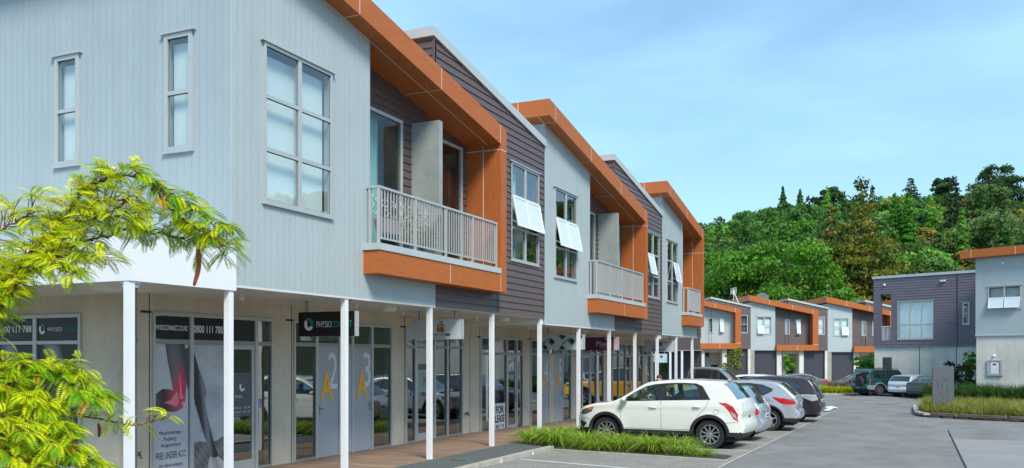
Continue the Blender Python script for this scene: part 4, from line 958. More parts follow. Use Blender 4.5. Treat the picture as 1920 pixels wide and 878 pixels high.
def wheelset(B,x,y,r,w,spokes,side,rimr=None,mm=None,cover=False,name='wheel'):
    """side -1: outer face towards -y"""
    rr=rimr or r*0.66
    f=lambda q,t,a:(x+q*math.cos(t),y+side*a,r+q*math.sin(t))
    m=MB(); m.lathe([(rr,0.0),(rr+.012,.012),(r*0.93,.012),(r*.985,-.012),(r,-.04),(r,-w+.04),(r*.97,-w+.01),(rr,-w)],40,f)
    W_=obj(name,m,M['tyre'],B,smooth='auto')
    m=MB(); m.lathe([(rr,.002),(rr*.95,.006),(rr*.90,-.02),(rr*.88,-.10)],40,f)
    m.lathe([(0,-.012),(rr*.12,-.010),(rr*.17,-.016),(rr*.2,-.035),(rr*.2,-.06)],20,f)
    for k in range(spokes):
        t=2*math.pi*k/spokes+.3; ct,st=math.cos(t),math.sin(t)
        def q(rad,off,dep): return (x+rad*ct-off*st,y+side*dep,r+rad*st+off*ct)
        w0=rr*(.085 if spokes>7 else .15); w1=rr*(.07 if spokes>7 else .11)
        m.add([q(rr*.15,-w0,-.02),q(rr*.15,w0,-.02),q(rr*.92,w1,-.008),q(rr*.92,-w1,-.008),q(rr*.15,-w0,-.05),q(rr*.15,w0,-.05),q(rr*.92,w1,-.05),q(rr*.92,-w1,-.05)],[(0,1,2,3),(0,1,5,4),(1,2,6,5),(2,3,7,6),(3,0,4,7)])
    obj('rim',m,mm or M['rim'],W_,smooth='auto')
    m=MB(); m.lathe([(0,-.075),(rr*.55,-.07),(rr*.57,-.09)],20,f); m.lathe([(0,-.13),(rr,-.13)],24,f); obj('brake_disc',m,M['well'],W_,fix=False)
    return W_
def car(name,label,cat,loc,rz,S,paintm,group=None,glassm=None,clear=False,sx=1.0):
    B=thing(name,label,cat,(loc[0],loc[1],loc[2] if len(loc)>2 else gz(loc[1])+.006),rz,group)
    L,Wd=S['L'],S['W']; x0=L/2; hw=Wd/2; zb=S['belt']; Hm=max(p[1] for p in S['P']); tum=S.get('tum',0.20); rr=S.get('round',0.07)
    glassm=glassm or M['carglass']
    def plan(x):
        s=x/L; f=1-S.get('ft',.09)*max(0,(s-.74)/.26)**2-S.get('rt',.05)*max(0,(.2-s)/.2)**2
        f-=S.get('fc',.16)*max(0,(s-.93)/.07)**2; f-=S.get('rc',.09)*max(0,(.055-s)/.055)**2; return f
    def Wf(x,z):
        v=hw*plan(x)
        t=z/zb
        if z<zb: v-=0.035*(abs(t-.62)/.62)**2*1.6
        else:
            d=z-zb; v-=0.022+tum*d*(1-math.exp(-d/0.03))+0.05*d*d
        # shoulder crease
        v+=0.012*math.exp(-((z-(zb-.10))/.05)**2)
        for xw in S['wheels']:   # swollen arches
            dd=math.hypot(x-xw,(z-S['r'])); v+=S.get('flare',0.02)*math.exp(-((dd-S['arch']-0.03)/0.10)**2)
        return v
    sub=5; P=catmull(S['P'],sub); n=len(P)
    Nn=[]
    for i in range(n):
        a=P[max(i-1,0)];b=P[min(i+1,n-1)]; dx,dz=b[0]-a[0],b[1]-a[1]; l=math.hypot(dx,dz) or 1; Nn.append((dz/l,-dx/l))
    E=[(p[0]-q[0]*rr,p[1]-q[1]*rr) for p,q in zip(P,Nn)]
    # ---- strip over nose, bonnet, screens, roof, tail
    A=[0,22,45,68,90]; Y=[.82,.55,.28,0]
    def ring(i):
        ex,ez=E[i]; we=Wf(ex,ez); b=rr*1.25; out=[]
        cr=S.get('crown',0.022)
        for a in A:
            s,c=math.sin(R(a)),math.cos(R(a)); out.append((ex+Nn[i][0]*rr*s,we-b*(1-c),ez+Nn[i][1]*rr*s))
        yt=we-b
        for q in Y:
            k=cr*(1-q*q); out.append((P[i][0]+Nn[i][0]*k,yt*q,P[i][1]+Nn[i][1]*k))
        return out
    rings=[ring(i) for i in range(n)]; K=len(rings[0])
    MBs={}
    def cls(key,mm,label=None): 
        if key not in MBs: MBs[key]=[MB(),mm]
        return MBs[key][0]
    ws=[k*sub for k in S['ws']]; rw=[k*sub for k in S['rw']]
    bodyk='body'
    def sm(i,j,side):
        zz=(P[i][1]+P[i+1][1])/2; xx=(P[i][0]+P[i+1][0])/2
        if ws[0]<=i<ws[1] and j>=4: return 'windscreen'
        if ws[0]<=i<ws[1] and S.get('blackA') : return bodyk
        if rw[0]<=i<rw[1] and j>=S.get('rwj',4): return 'rear_window'
        for (i0,i1,j0,j1,key) in S.get('stripmarks',[]):
            if i0<=i/sub<i1 and j0<=j<j1: return key
        if zz<S.get('blackz',0.40): return 'lower_trim'
        return bodyk
    mats={'body':paintm,'windscreen':glassm if not clear else M['clearglass'],'rear_window':glassm,'lower_trim':S.get('lowm',M['trim']),'tail_light':M['red'],'brake_light':M['red'],'headlight':M['headlens'],'grille':M['trim'],'side_window':glassm if not clear else M['clearglass'],'window_surround':M['trim'],'reversing_light':M['clear'],'indicator_light':M['amber'],'lamp_clear':M['clear'],'two_tone':S.get('twom',M['trim'])}
    for i in range(n-1):
        for j in range(K-1):
            for side in (1,-1):
                key=sm(i,j,side); kk=key if key in ('body','windscreen','rear_window','lower_trim','grille','brake_light') else (key,side)
                q=[rings[i][j],rings[i+1][j],rings[i+1][j+1],rings[i][j+1]]
                q=[(a-x0,b*side,c) for a,b,c in q]; cls(kk,mats[key]).add(q,[(0,1,2,3)])
    # ---- sides
    zs=S.get('sill',0.30); Ra=S['arch']; r=S['r']
    bot=[]
    def arc(xc):
        a0=math.asin(max(-1,min(1,(zs-r)/Ra))); return [(xc-Ra*math.cos(a0+(math.pi-2*a0)*k/18),r+Ra*math.sin(a0+(math.pi-2*a0)*k/18)) for k in range(19)]
    xr,xf=S['wheels']
    bot=[(E[-1][0],zs if E[-1][1]<zs else E[-1][1])]
    rearx=E[-1][0]; 
    bot=[]+arc(xr)+arc(xf)
    outline=[e for e in E]+bot
    # clean
    ol=[]; 
    for p in outline:
        if not ol or math.hypot(p[0]-ol[-1][0],p[1]-ol[-1][1])>0.004: ol.append(p)
    outline=ol
    polys=S.get('polys',[]); pts=[Vector(p) for p in outline]; edges=[(i,(i+1)%len(outline)) for i in range(len(outline))]
    for key,pl_ in polys:
        k=len(pts); pts+=[Vector(p) for p in pl_]; edges+=[(k+i,k+(i+1)%len(pl_)) for i in range(len(pl_))]
    gx=0.05
    while gx<L:
        gz_=zs+.04
        while gz_<Hm:
            if inpoly((gx,gz_),outline) and min(math.hypot(gx-p[0],gz_-p[1]) for p in pts[:len(outline)])>.03: pts.append(Vector((gx,gz_)))
            gz_+=0.06
        gx+=0.085
    v,e,f,_,_,_=delaunay_2d_cdt(pts,edges,[],0,1e-5)
    for t in f:
        c=sum((v[i] for i in t),Vector((0,0)))/len(t); c=(c.x,c.y)
        if not inpoly(c,outline): continue
        key='body'
        for idx,(k_,pl_) in enumerate(polys):
            if inpoly(c,pl_): key=(k_,idx)
        if key=='body' and c[1]<S.get('blackz',0.40): key='lower_trim'
        for side in (1,-1):
            kk=key if isinstance(key,str) else ((key[0],key[1],side) if key[0] not in ('tail_light','headlight') else (key[0],side))
            mm=mats[key] if isinstance(key,str) else mats[key[0]]
            if not isinstance(key,str) and key[0] in('body','seam'): kk='body'
            q=[(v[i].x-x0,Wf(v[i].x,v[i].y)*side,v[i].y) for i in t]; cls(kk,mm).add(q,[tuple(range(len(t)))])
    objs={}
    for kk,(mb,mm) in MBs.items():
        nm=kk if isinstance(kk,str) else kk[0]
        objs[kk]=obj(nm,mb,mm,B,smooth='auto')
    # ---- arches
    m=MB()
    for side in (1,-1):
        for xw in (xr,xf):
            a=arc(xw)
            for p,q in zip(a[:-1],a[1:]): m.add([(p[0]-x0,Wf(*p)*side,p[1]),(q[0]-x0,Wf(*q)*side,q[1]),(q[0]-x0,(hw-.32)*side,q[1]),(p[0]-x0,(hw-.32)*side,p[1])],[(0,1,2,3)])
            m.lathe([(0,0),(Ra,0)],24,lambda q,t,a_,xw=xw,side=side:(xw-x0+q*math.cos(t),(hw-.33)*side,r+q*math.sin(t)))
    m.box(-x0+.18,x0-.22,-hw+.10,hw-.10,.20,zs+.02); m.box(xr+Ra+.02-x0,xf-Ra-.02-x0,-hw+.06,hw-.06,.22,zs+.10); 
    if not clear: m.box(-x0+.3,x0-.5,-hw+.25,hw-.25,.25,zb-.08)
    else: m.box(-x0+.3,x0-.5,-hw+.34,hw-.34,.25,.62)
    obj('underbody',m,M['well'],B,fix=False)
    if S.get('cladding'):
        for side in (1,-1):
            for xw in (xr,xf):
                m=MB(); cw=S['cladding']; a0=math.asin((zs-r)/Ra); N_=22
                for k in range(N_):
                    t0=a0+(math.pi-2*a0)*k/N_; t1=a0+(math.pi-2*a0)*(k+1)/N_
                    for (ra,rb,oa,ob) in ((Ra-.004,Ra+cw*.8,.018,.022),(Ra+cw*.8,Ra+cw,.022,.002)):
                        P4=[(xw-ra*math.cos(t0),r+ra*math.sin(t0),oa),(xw-ra*math.cos(t1),r+ra*math.sin(t1),oa),(xw-rb*math.cos(t1),r+rb*math.sin(t1),ob),(xw-rb*math.cos(t0),r+rb*math.sin(t0),ob)]
                        P4=[(min(max(a,0.02),L-.02),max(b,zs),c) for a,b,c in P4]
                        m.add([(a-x0,(Wf(a,b)+c)*side,b) for a,b,c in P4],[(0,1,2,3)])
                obj('arch_moulding',m,S.get('lowm',M['trim']),B,smooth='auto')
    # ---- seams and handles
    m=MB()
    for ln in S.get('seams',[]):
        ln=catmull(ln,4) if len(ln)>2 else [tuple(ln[0][k]+(ln[1][k]-ln[0][k])*t/8 for k in (0,1)) for t in range(9)]
        for side in (1,-1):
            for p,q in zip(ln[:-1],ln[1:]):
                dx,dz=q[0]-p[0],q[1]-p[1]; l=math.hypot(dx,dz); ox,oz=-dz/l*.004,dx/l*.004
                m.add([((a-x0),(Wf(a,b)+.0025)*side,b) for a,b in ((p[0]-ox,p[1]-oz),(q[0]-ox,q[1]-oz),(q[0]+ox,q[1]+oz),(p[0]+ox,p[1]+oz))],[(0,1,2,3)])
    if m.f: obj('panel_gap',m,M['well'],B,fix=False)
    for (hx,hz) in S.get('handles',[]):
        for side in (1,-1):
            m=MB(); yy=(Wf(hx,hz))*side; m.tube([(hx-.10-x0,yy,hz),(hx-.08-x0,yy+.03*side,hz+.003),(hx+.08-x0,yy+.03*side,hz+.003),(hx+.10-x0,yy,hz)],[.010,.013,.013,.010],7); m.ball((hx-x0,yy,hz-.004),(.075,.006,.028),8)
            obj('door_handle',m,S.get('handlem',paintm),B,smooth=True)
    if 'mirror' in S:
        mxx,mz=S['mirror']
        for side in (1,-1):
            m=MB(); yy=Wf(mxx,mz)*side; m.ball((mxx-x0+.02,yy+.12*side,mz+.02),(.075,.115,.072),10); m.tube([(mxx-x0,yy-.02*side,mz-.03),(mxx-x0+.01,yy+.08*side,mz-.01)],[.03,.022],8); obj('wing_mirror',m,S.get('mirrorm',paintm),B,smooth=True)
            m=MB(); m.ball((mxx-x0-.038,yy+.12*side,mz+.02),(.022,.098,.056),8); obj('mirror_glass',m,M['steel'],B,smooth=True)
    for xw in (xr,xf):
        for side in (1,-1): wheelset(B,xw-x0,(hw-S.get('inset',.035))*side,r,S.get('tw',.215),S.get('spokes',10),side,mm=S.get('rimm'))
    # plates
    pz=S.get('platez',0.78); px=S.get('platex',0.0)
    m=MB(); m.box(px-x0-.025,px-x0-.005,-.18,.18,pz-.055,pz+.055); Pp=obj('number_plate',m,M['plate'],B)
    m=MB()
    for k in range(6): m.box(px-x0-.028,px-x0-.0255,-.14+k*.05,-.11+k*.05,pz-.028,pz+.03)
    obj('number_characters',m,M['vin_black'],Pp)
    m=MB(); m.box(px-x0-.02,px-x0+.03,-.26,.26,pz+.08,pz+.11); obj('plate_garnish',m,S.get('garn',paintm),B)
    if S.get('wiper'):
        m=MB(); a,b=S['wiper']; m.tube([(a[0]-x0-.02,0.05,a[1]),(b[0]-x0-.025,.38,b[1])],.010,6); m.ball((a[0]-x0-.02,.05,a[1]),(.03,.035,.025),6); obj('rear_wiper',m,M['trim'],B)
    if clear:
        def seat(x,y):
            m=MB(); 
            for (x_,z_,rx,rz_) in ((x,.62,.26,.10),): m.ball((x_-x0,y,z_),(rx,.24,rz_),10)
            m.tube([(x-.22-x0,y,.62),(x-.30-x0,y,.95),(x-.36-x0,y,1.22)],[.20,.21,.15],10); m.ball((x-.39-x0,y,1.36),(.06,.12,.10),8); obj('seat',m,M['seat'],B,smooth=True)
        for x,y in ((2.55,-.38),(2.55,.38),(1.55,-.38),(1.55,.38)): seat(x,y)
        m=MB(); m.box(3.05-x0,3.50-x0,-.72,.72,.62,1.02); m.box(.2-x0,1.05-x0,-.7,.7,.55,1.02); obj('dashboard',m,M['seat'],B)
        m=MB(); N_=20; m.tube([(3.0-x0-.18*.4*math.sin(2*math.pi*k/N_),.38+.18*math.cos(2*math.pi*k/N_),1.05+.18*math.sin(2*math.pi*k/N_)) for k in range(N_+1)],.015,6,cap=False); m.tube([(3.1-x0,.38,1.0),(3.0-x0,.38,1.05)],.05,6); obj('steering_wheel',m,M['trim'],B,smooth=True)
    return B
def rev(S,**k): d=dict(S); d.update(k); return d
def dlo(pts): return pts
# --- five door SUV, hero
SUV=dict(L=4.41,W=1.86,belt=1.15,P=[(4.22,.26),(4.36,.36),(4.42,.55),(4.40,.76),(4.30,.95),(3.92,1.07),(3.34,1.16),(2.56,1.60),(2.22,1.675),(1.65,1.715),(1.05,1.70),(.52,1.63),(.16,1.24),(.09,1.12),(.04,.94),(.06,.78),(-.02,.60),(.02,.42),(.16,.28)],ws=(6,7),rw=(11,12),
 wheels=(.82,3.56),r=.37,arch=.43,cladding=.075,sill=.34,blackz=.43,
 polys=[('window_surround',[(3.27,1.14),(2.48,1.55),(2.16,1.622),(1.62,1.652),(1.18,1.635),(1.02,1.57),(.80,1.23),(2.0,1.19)]),
   ('side_window',[(3.14,1.175),(2.48,1.52),(2.20,1.582),(2.16,1.582),(2.10,1.205)]),
   ('side_window',[(1.97,1.21),(2.02,1.585),(1.66,1.608),(1.24,1.595),(1.16,1.55),(1.06,1.24)]),
   ('tail_light',[(.62,1.17),(.40,1.165),(.24,1.08),(.12,.88),(.10,.70),(.22,.76),(.36,.98),(.46,1.08)]),
   ('reversing_light',[(.31,.97),(.18,.88),(.15,.76),(.26,.86)]),
   ('headlight',[(4.33,.85),(4.20,.93),(3.92,.99),(3.97,.86),(4.14,.78),(4.30,.77)]),
   ('indicator_light',[(4.10,.965),(3.90,1.01),(3.94,.92),(4.06,.90)]),
   ('grille',[(4.34,.62),(4.12,.55),(4.22,.43),(4.36,.45)])],
 seams=[[(3.16,1.16),(3.16,.75),(3.14,.46)],[(2.08,1.18),(2.06,.75),(2.06,.45)],[(.86,1.22),(.88,1.10),(1.08,.86),(1.28,.60),(1.30,.47)],[(3.14,.46),(1.30,.47)],[(.62,.60),(.42,.66),(.10,.70)],[(.66,1.0),(.73,.94),(.66,.87),(.58,.94),(.66,1.0)],[(4.3,.70),(4.1,.68),(3.98,.60)]],
 handles=[(2.28,1.01),(1.14,1.05)],mirror=(3.0,1.18),spokes=10,platez=.80,platex=.06,stripmarks=[(10.7,11.05,7,99,'brake_light')],wiper=((.20,1.25),(.36,1.42)),clear=True)
# --- compact crossover
XOV=rev(SUV,L=4.30,P=[(4.12,.26),(4.26,.36),(4.31,.55),(4.28,.74),(4.18,.90),(3.8,1.03),(3.35,1.12),(2.55,1.53),(2.15,1.60),(1.6,1.62),(1.1,1.60),(.60,1.52),(.16,1.15),(.10,1.05),(.04,.92),(.10,.74),(-.02,.58),(.02,.40),(.20,.26)],wheels=(.93,3.55),
 polys=[('window_surround',[(3.2,1.10),(2.5,1.47),(2.1,1.535),(1.55,1.545),(1.15,1.50),(.80,1.36),(.86,1.27),(1.10,1.15)]),
   ('side_window',[(3.12,1.13),(2.5,1.44),(2.2,1.49),(2.16,1.15)]),('side_window',[(2.06,1.15),(2.1,1.50),(1.6,1.51),(1.42,1.48),(1.24,1.17)]),('side_window',[(1.14,1.19),(1.30,1.47),(1.14,1.46),(.86,1.35),(.90,1.29)]),
   ('tail_light',[(.86,1.10),(.46,1.075),(.12,.98),(.06,.88),(.44,.86),(.60,.92)]),('headlight',[(4.2,.82),(3.9,.93),(3.95,.8),(4.18,.72)])],
 seams=[[(3.2,1.1),(3.2,.5)],[(2.12,1.13),(2.1,.46)],[(1.12,1.15),(1.12,1.0),(1.36,.7),(1.40,.5)]],handles=[(2.3,.98),(1.25,1.03)],mirror=(3.0,1.13),spokes=5,wiper=((.2,1.18),(.36,1.30)),stripmarks=[(14.5,15.5,0,4,'body')],platex=.03,platez=.84,cladding=.055)
# --- small hatch with upright lamps
HAT=rev(SUV,L=3.85,W=1.69,belt=.98,P=[(3.68,.24),(3.80,.34),(3.85,.52),(3.80,.68),(3.65,.80),(3.3,.92),(3.02,1.0),(2.35,1.42),(2.0,1.49),(1.4,1.515),(.9,1.50),(.50,1.44),(.16,1.02),(.08,.93),(.04,.82),(.05,.66),(-.02,.52),(.02,.36),(.18,.25)],wheels=(.72,3.10),r=.30,arch=.345,cladding=0,sill=.27,blackz=.24,round=.07,
 polys=[('window_surround',[(2.95,.99),(2.3,1.35),(1.9,1.42),(1.3,1.435),(.85,1.38),(.62,1.08),(1.2,1.02)]),('side_window',[(2.85,1.02),(2.3,1.32),(1.95,1.38),(1.90,1.03)]),('side_window',[(1.82,1.03),(1.86,1.38),(1.3,1.39),(.98,1.35),(.82,1.10)]),
   ('tail_light',[(.42,1.00),(.16,.97),(.07,.86),(.06,.74),(.34,.74),(.42,.86)]),('headlight',[(3.72,.72),(3.45,.82),(3.5,.7),(3.72,.62)])],
 seams=[[(2.9,1.0),(2.9,.36)],[(1.86,1.0),(1.84,.34)],[(.86,1.05),(.86,.9),(1.06,.6)]],handles=[(2.0,.86),(1.02,.90)],mirror=(2.72,1.02),spokes=7,tum=.25,tw=.185,wiper=((.18,1.05),(.3,1.2)),stripmarks=[],platez=.70,platex=.03)
# --- large people-carrying SUV
BIG=rev(SUV,L=4.80,W=1.86,belt=1.12,P=[(4.6,.26),(4.74,.36),(4.80,.55),(4.76,.76),(4.60,.93),(4.1,1.05),(3.6,1.12),(2.9,1.58),(2.5,1.66),(1.9,1.70),(1.2,1.68),(.46,1.60),(.14,1.12),(.10,1.04),(.04,.92),(.05,.76),(-.02,.58),(.03,.40),(.2,.27)],wheels=(1.0,3.78),r=.355,arch=.40,cladding=0,sill=.30,blackz=.30,
 polys=[('window_surround',[(3.5,1.12),(2.85,1.52),(2.45,1.59),(1.85,1.62),(.98,1.58),(.66,1.34),(.78,1.20),(1.3,1.16)]),('side_window',[(3.42,1.15),(2.85,1.49),(2.5,1.55),(2.46,1.17)]),('side_window',[(2.38,1.17),(2.42,1.56),(1.66,1.57),(1.62,1.18)]),('side_window',[(1.54,1.18),(1.58,1.57),(1.0,1.54),(.72,1.34),(.82,1.22)]),
   ('two_tone',[(1.0,.98),(.40,1.04),(.02,1.02),(-.1,.5),(.1,.3),(.5,.35),(.66,.7)]),('reversing_light',[(.98,1.05),(.10,1.045),(.04,.86),(.30,.80),(.62,.92)]),('headlight',[(4.68,.85),(4.35,.95),(4.4,.82),(4.66,.74)])],
 twom=paint('black_plum_paint',(0.010,0.007,0.009)),
 seams=[[(3.5,1.12),(3.5,.45)],[(2.42,1.15),(2.4,.42)],[(1.56,1.15),(1.58,.42)]],handles=[(2.6,1.0),(1.75,1.02)],mirror=(3.3,1.17),spokes=7,wiper=((.15,1.16),(.3,1.34)),stripmarks=[],platez=.80,platex=.03)
# --- saloon
SAL=rev(SUV,L=4.70,W=1.80,belt=.95,P=[(4.5,.24),(4.64,.34),(4.70,.52),(4.66,.66),(4.5,.76),(4.0,.88),(3.45,.95),(2.7,1.34),(2.3,1.42),(1.8,1.44),(1.45,1.40),(1.2,1.33),(.55,1.06),(.30,1.04),(.06,1.0),(.03,.84),(.02,.66),(-.02,.5),(.04,.34),(.2,.25)],rw=(11,12),wheels=(.98,3.70),r=.32,arch=.365,cladding=0,sill=.27,blackz=.24,
 polys=[('window_surround',[(3.3,.95),(2.6,1.29),(2.2,1.36),(1.75,1.37),(1.3,1.29),(.92,1.10),(1.0,1.0)]),('side_window',[(3.2,.98),(2.6,1.26),(2.25,1.32),(2.2,.99)]),('side_window',[(2.12,.99),(2.16,1.33),(1.75,1.335),(1.36,1.27),(1.05,1.11),(1.1,1.03)]),
   ('tail_light',[(.62,.94),(.2,.95),(.06,.90),(.06,.78),(.25,.76)]),('headlight',[(4.6,.68),(4.2,.80),(4.25,.68),(4.58,.58)])],
 seams=[[(3.3,.95),(3.3,.36)],[(2.17,.97),(2.15,.34)],[(1.05,1.0),(1.05,.85),(1.3,.55)]],handles=[(2.35,.82),(1.25,.86)],mirror=(3.05,.99),spokes=9,wiper=None,stripmarks=[],platez=.70,platex=.03,tum=.20)
# --- hatchback, fuller
GLF=rev(HAT,L=4.20,W=1.77,P=[(4.0,.24),(4.14,.34),(4.2,.52),(4.15,.68),(4.0,.80),(3.6,.92),(3.2,1.0),(2.5,1.40),(2.1,1.47),(1.5,1.49),(.9,1.46),(.42,1.38),(.14,1.04),(.08,.95),(.04,.84),(.06,.68),(-.02,.54),(.03,.36),(.2,.25)],wheels=(.82,3.40),r=.32,arch=.365,
 polys=[('window_surround',[(3.1,.99),(2.45,1.33),(2.0,1.40),(1.4,1.41),(.95,1.36),(.75,1.08),(1.2,1.02)]),('side_window',[(3.0,1.02),(2.45,1.30),(2.05,1.36),(2.0,1.03)]),('side_window',[(1.92,1.03),(1.96,1.36),(1.4,1.37),(1.05,1.33),(.92,1.08)]),
   ('tail_light',[(.50,.98),(.14,.98),(.06,.88),(.08,.78),(.36,.78),(.48,.86)]),('headlight',[(4.05,.72),(3.8,.82),(3.85,.7),(4.05,.62)])],blackz=.36)
# --- boxy four wheel drive with spare wheel
FWD=rev(SUV,L=4.45,W=1.84,belt=1.15,P=[(4.3,.40),(4.40,.48),(4.42,.65),(4.40,.90),(4.28,1.04),(3.9,1.10),(3.25,1.17),(2.72,1.72),(2.45,1.80),(1.9,1.83),(1.2,1.83),(.32,1.78),(.16,1.22),(.13,1.1),(.12,.98),(.12,.84),(-.02,.72),(.0,.52),(.12,.42)],wheels=(.98,3.60),r=.40,arch=.46,cladding=.09,sill=.42,blackz=.0,lowm=paint('silver_grey_lower_paint',(0.28,0.30,0.33),0.3),
 polys=[('side_window',[(3.12,1.20),(2.66,1.64),(2.42,1.70),(2.38,1.22)]),('side_window',[(2.28,1.22),(2.32,1.71),(1.58,1.73),(1.58,1.22)]),('side_window',[(1.45,1.22),(1.48,1.73),(.62,1.71),(.50,1.60),(.50,1.32),(.60,1.22)]),
  ('lower_trim',[(4.5,.70),(4.5,.30),(-.1,.30),(-.1,.74)]),('tail_light',[(.26,1.16),(.12,1.16),(.10,.78),(.26,.78)]),('headlight',[(4.35,.98),(4.2,1.02),(4.2,.84),(4.36,.84)])],
 seams=[[(3.25,1.15),(3.25,.5)],[(2.33,1.2),(2.33,.5)],[(1.52,1.2),(1.52,.75)]],handles=[(2.5,1.05),(1.65,1.05)],mirror=(3.0,1.22),spokes=6,inset=.0,tum=.14,wiper=None,stripmarks=[],platez=.62,platex=-.02,round=.06,flare=.045)
# --- double cab utility
UTE=rev(SUV,L=5.25,W=1.85,belt=1.12,P=[(5.08,.40),(5.2,.50),(5.24,.68),(5.20,.90),(5.05,1.04),(4.5,1.10),(3.95,1.15),(3.30,1.66),(3.0,1.74),(2.4,1.78),(2.05,1.75),(1.90,1.70),(1.70,1.14),(1.5,1.12),(.9,1.12),(.3,1.12),(.05,1.10),(.02,.9),(.0,.6),(.1,.48)],wheels=(1.1,4.25),r=.38,arch=.44,cladding=.07,sill=.40,blackz=.45,
 polys=[('window_surround',[(4.0,1.13),(3.28,1.645),(2.9,1.70),(2.2,1.72),(1.98,1.68),(1.74,1.14)]),('side_window',[(3.85,1.17),(3.24,1.60),(2.95,1.66),(2.92,1.18)]),('side_window',[(2.82,1.18),(2.86,1.67),(2.2,1.67),(2.12,1.2)]),
  ('tail_light',[(.20,1.08),(.04,1.08),(.03,.78),(.20,.78)]),('headlight',[(5.15,.96),(4.85,1.02),(4.9,.88),(5.15,.84)])],
 seams=[[(3.95,1.12),(3.95,.5)],[(2.88,1.15),(2.88,.5)],[(2.0,1.12),(2.0,.5)]],handles=[(3.05,1.02),(2.15,1.02)],mirror=(3.7,1.2),spokes=6,wiper=None,stripmarks=[(6,12,0,99,'two_tone')],platez=.68,platex=.0,rc=.02,rt=.0,twom=paint('grey_roof_paint',(0.16,0.17,0.18),.4))
white=paint('ivory_white_paint',(0.78,0.78,0.71)); silver=paint('silver_paint',(0.46,0.47,0.49),0.45,.3); pale=paint('pale_silver_blue_paint',(0.36,0.41,0.45),0.35,.3)
CG='cars parked in the bays'
PI=math.pi
# cars nose-in towards the shops: forward is -x
H1=car('parked_suv','ivory white SUV with black arch mouldings, nearest parked car, nose to the grass','car',(-6.10,23.05),PI+R(-2.5),SUV,white,CG,clear=True)
car('parked_hatchback','small pale silver blue hatchback mostly hidden between the white and silver SUVs','car',(-5.82,25.75),PI+R(-1),HAT,pale,CG)
car('parked_crossover','silver crossover with black lower bumper, next to the dark plum SUV','car',(-5.65,30.25),PI+R(1),XOV,silver,CG)
car('parked_suv','dark plum SUV with black tailgate corner, farthest of the cars nose-in to the shops','car',(-5.70,35.15),PI,BIG,M['plumpaint'],CG)
U=car('parked_ute','yellow double cab ute with dark windows and black tray cover beyond the shops','ute',(-9.6,44.6),R(0),UTE,paint('yellow_paint',(0.75,0.40,0.01)),CG)
U.scale=(1.1,1.1,1.12)
m=MB(); m.box(-2.58,-.95,-.80,.80,1.125,1.19); obj('tray_cover',m,M['trim'],U)
m=MB(); m.tube([(-.95,-.78,1.15),(-.62,-.74,1.72),(-.62,.74,1.72),(-.95,.78,1.15)],.05,8); m.add([(-1.0,-.80,1.15),(-.60,-.78,1.15),(-.60,-.72,1.72),(-.66,-.72,1.72),(-1.0,-.76,1.15),(-.60,-.74,1.15),(-.60,-.68,1.72),(-.66,-.68,1.72)],[(0,1,2,3),(4,5,6,7),(0,3,7,4)]); obj('sports_bar',m,M['trim'],U)
car('parked_wagon','white estate car behind the ute, only its long roof showing','car',(-9.45,53.6),PI,rev(GLF,L=4.7,P=[(a*4.7/4.2,b*1.04) for a,b in GLF['P']],wheels=(.95,3.8),polys=[(k,[(a*4.7/4.2,b*1.04) for a,b in p]) for k,p in GLF['polys']]),paint('white_car_paint',(0.7,0.71,0.72)),CG,group=None) if False else car('parked_wagon','white estate car behind the ute, only its long roof showing','car',(-9.45,53.6),PI,rev(GLF,L=4.7,P=[(a*4.7/4.2,b*1.04) for a,b in GLF['P']],wheels=(.95,3.8),polys=[(k,[(a*4.7/4.2,b*1.04) for a,b in p]) for k,p in GLF['polys']]),paint('white_car_paint',(0.7,0.71,0.72)),CG)
def camcar(name,label,xc,zc,head,S,pm,glassm=None,cat='car'):
    X,Y=CW(xc,zc); return car(name,label,cat,(X,Y),YAW+R(head),S,pm,'cars parked at the far side',glassm=glassm)
camcar('parked_saloon','mid grey saloon behind the yellow green hedge, rear lamp towards the dark saloon',21.3,67,176,SAL,paint('mid_grey_paint',(0.10,0.115,0.13),0.0,.45,.15))
camcar('parked_saloon','dark charcoal saloon with bright window trim left of the green four wheel drive',25.6,65.8,174,rev(SAL,stripmarks=[]),paint('dark_charcoal_paint',(0.045,0.045,0.06),0.0,.4,.3),M['midglass'])
G=camcar('parked_four_wheel_drive','dark green four wheel drive with covered spare wheel on its back',26.05,61.8,17,FWD,paint('dark_green_paint',(0.002,0.055,0.050),0,.4,.5))
m=MB(); m.lathe([(0,-.20),(.30,-.20),(.37,-.17),(.385,-.08),(.37,.0),(0,.0)],28,lambda r,t,a:(-4.45/2+a+.06,-.12+r*math.cos(t),.98+r*math.sin(t))); obj('spare_wheel_cover',m,M['seat'],G,smooth='auto')
m=MB()
for s in (-.7,.7): m.tube([(-1.7,s,1.80),(-1.6,s,1.90),(.3,s,1.90),(.45,s,1.80)],.018,6)
obj('roof_rail',m,M['trim'],G)
camcar('parked_hatchback','silver white hatchback between the green four wheel drive and the black hatchback',27.3,59.6,30,GLF,paint('white_silver_paint',(0.55,0.57,0.60)))
camcar('parked_hatchback','glossy black hatchback parked beside the grey site sign',27.6,56.8,24,rev(SAL,L=4.7,rw=(11,12),P=[(4.5,.24),(4.64,.34),(4.70,.52),(4.66,.66),(4.5,.76),(4.0,.88),(3.45,.95),(2.7,1.34),(2.3,1.42),(1.8,1.44),(1.35,1.41),(1.0,1.33),(.36,1.07),(.20,1.04),(.05,.98),(.03,.84),(.02,.66),(-.02,.5),(.04,.34),(.2,.25)]),paint('gloss_black_paint',(0.008,0.008,0.009)),M['midglass'])
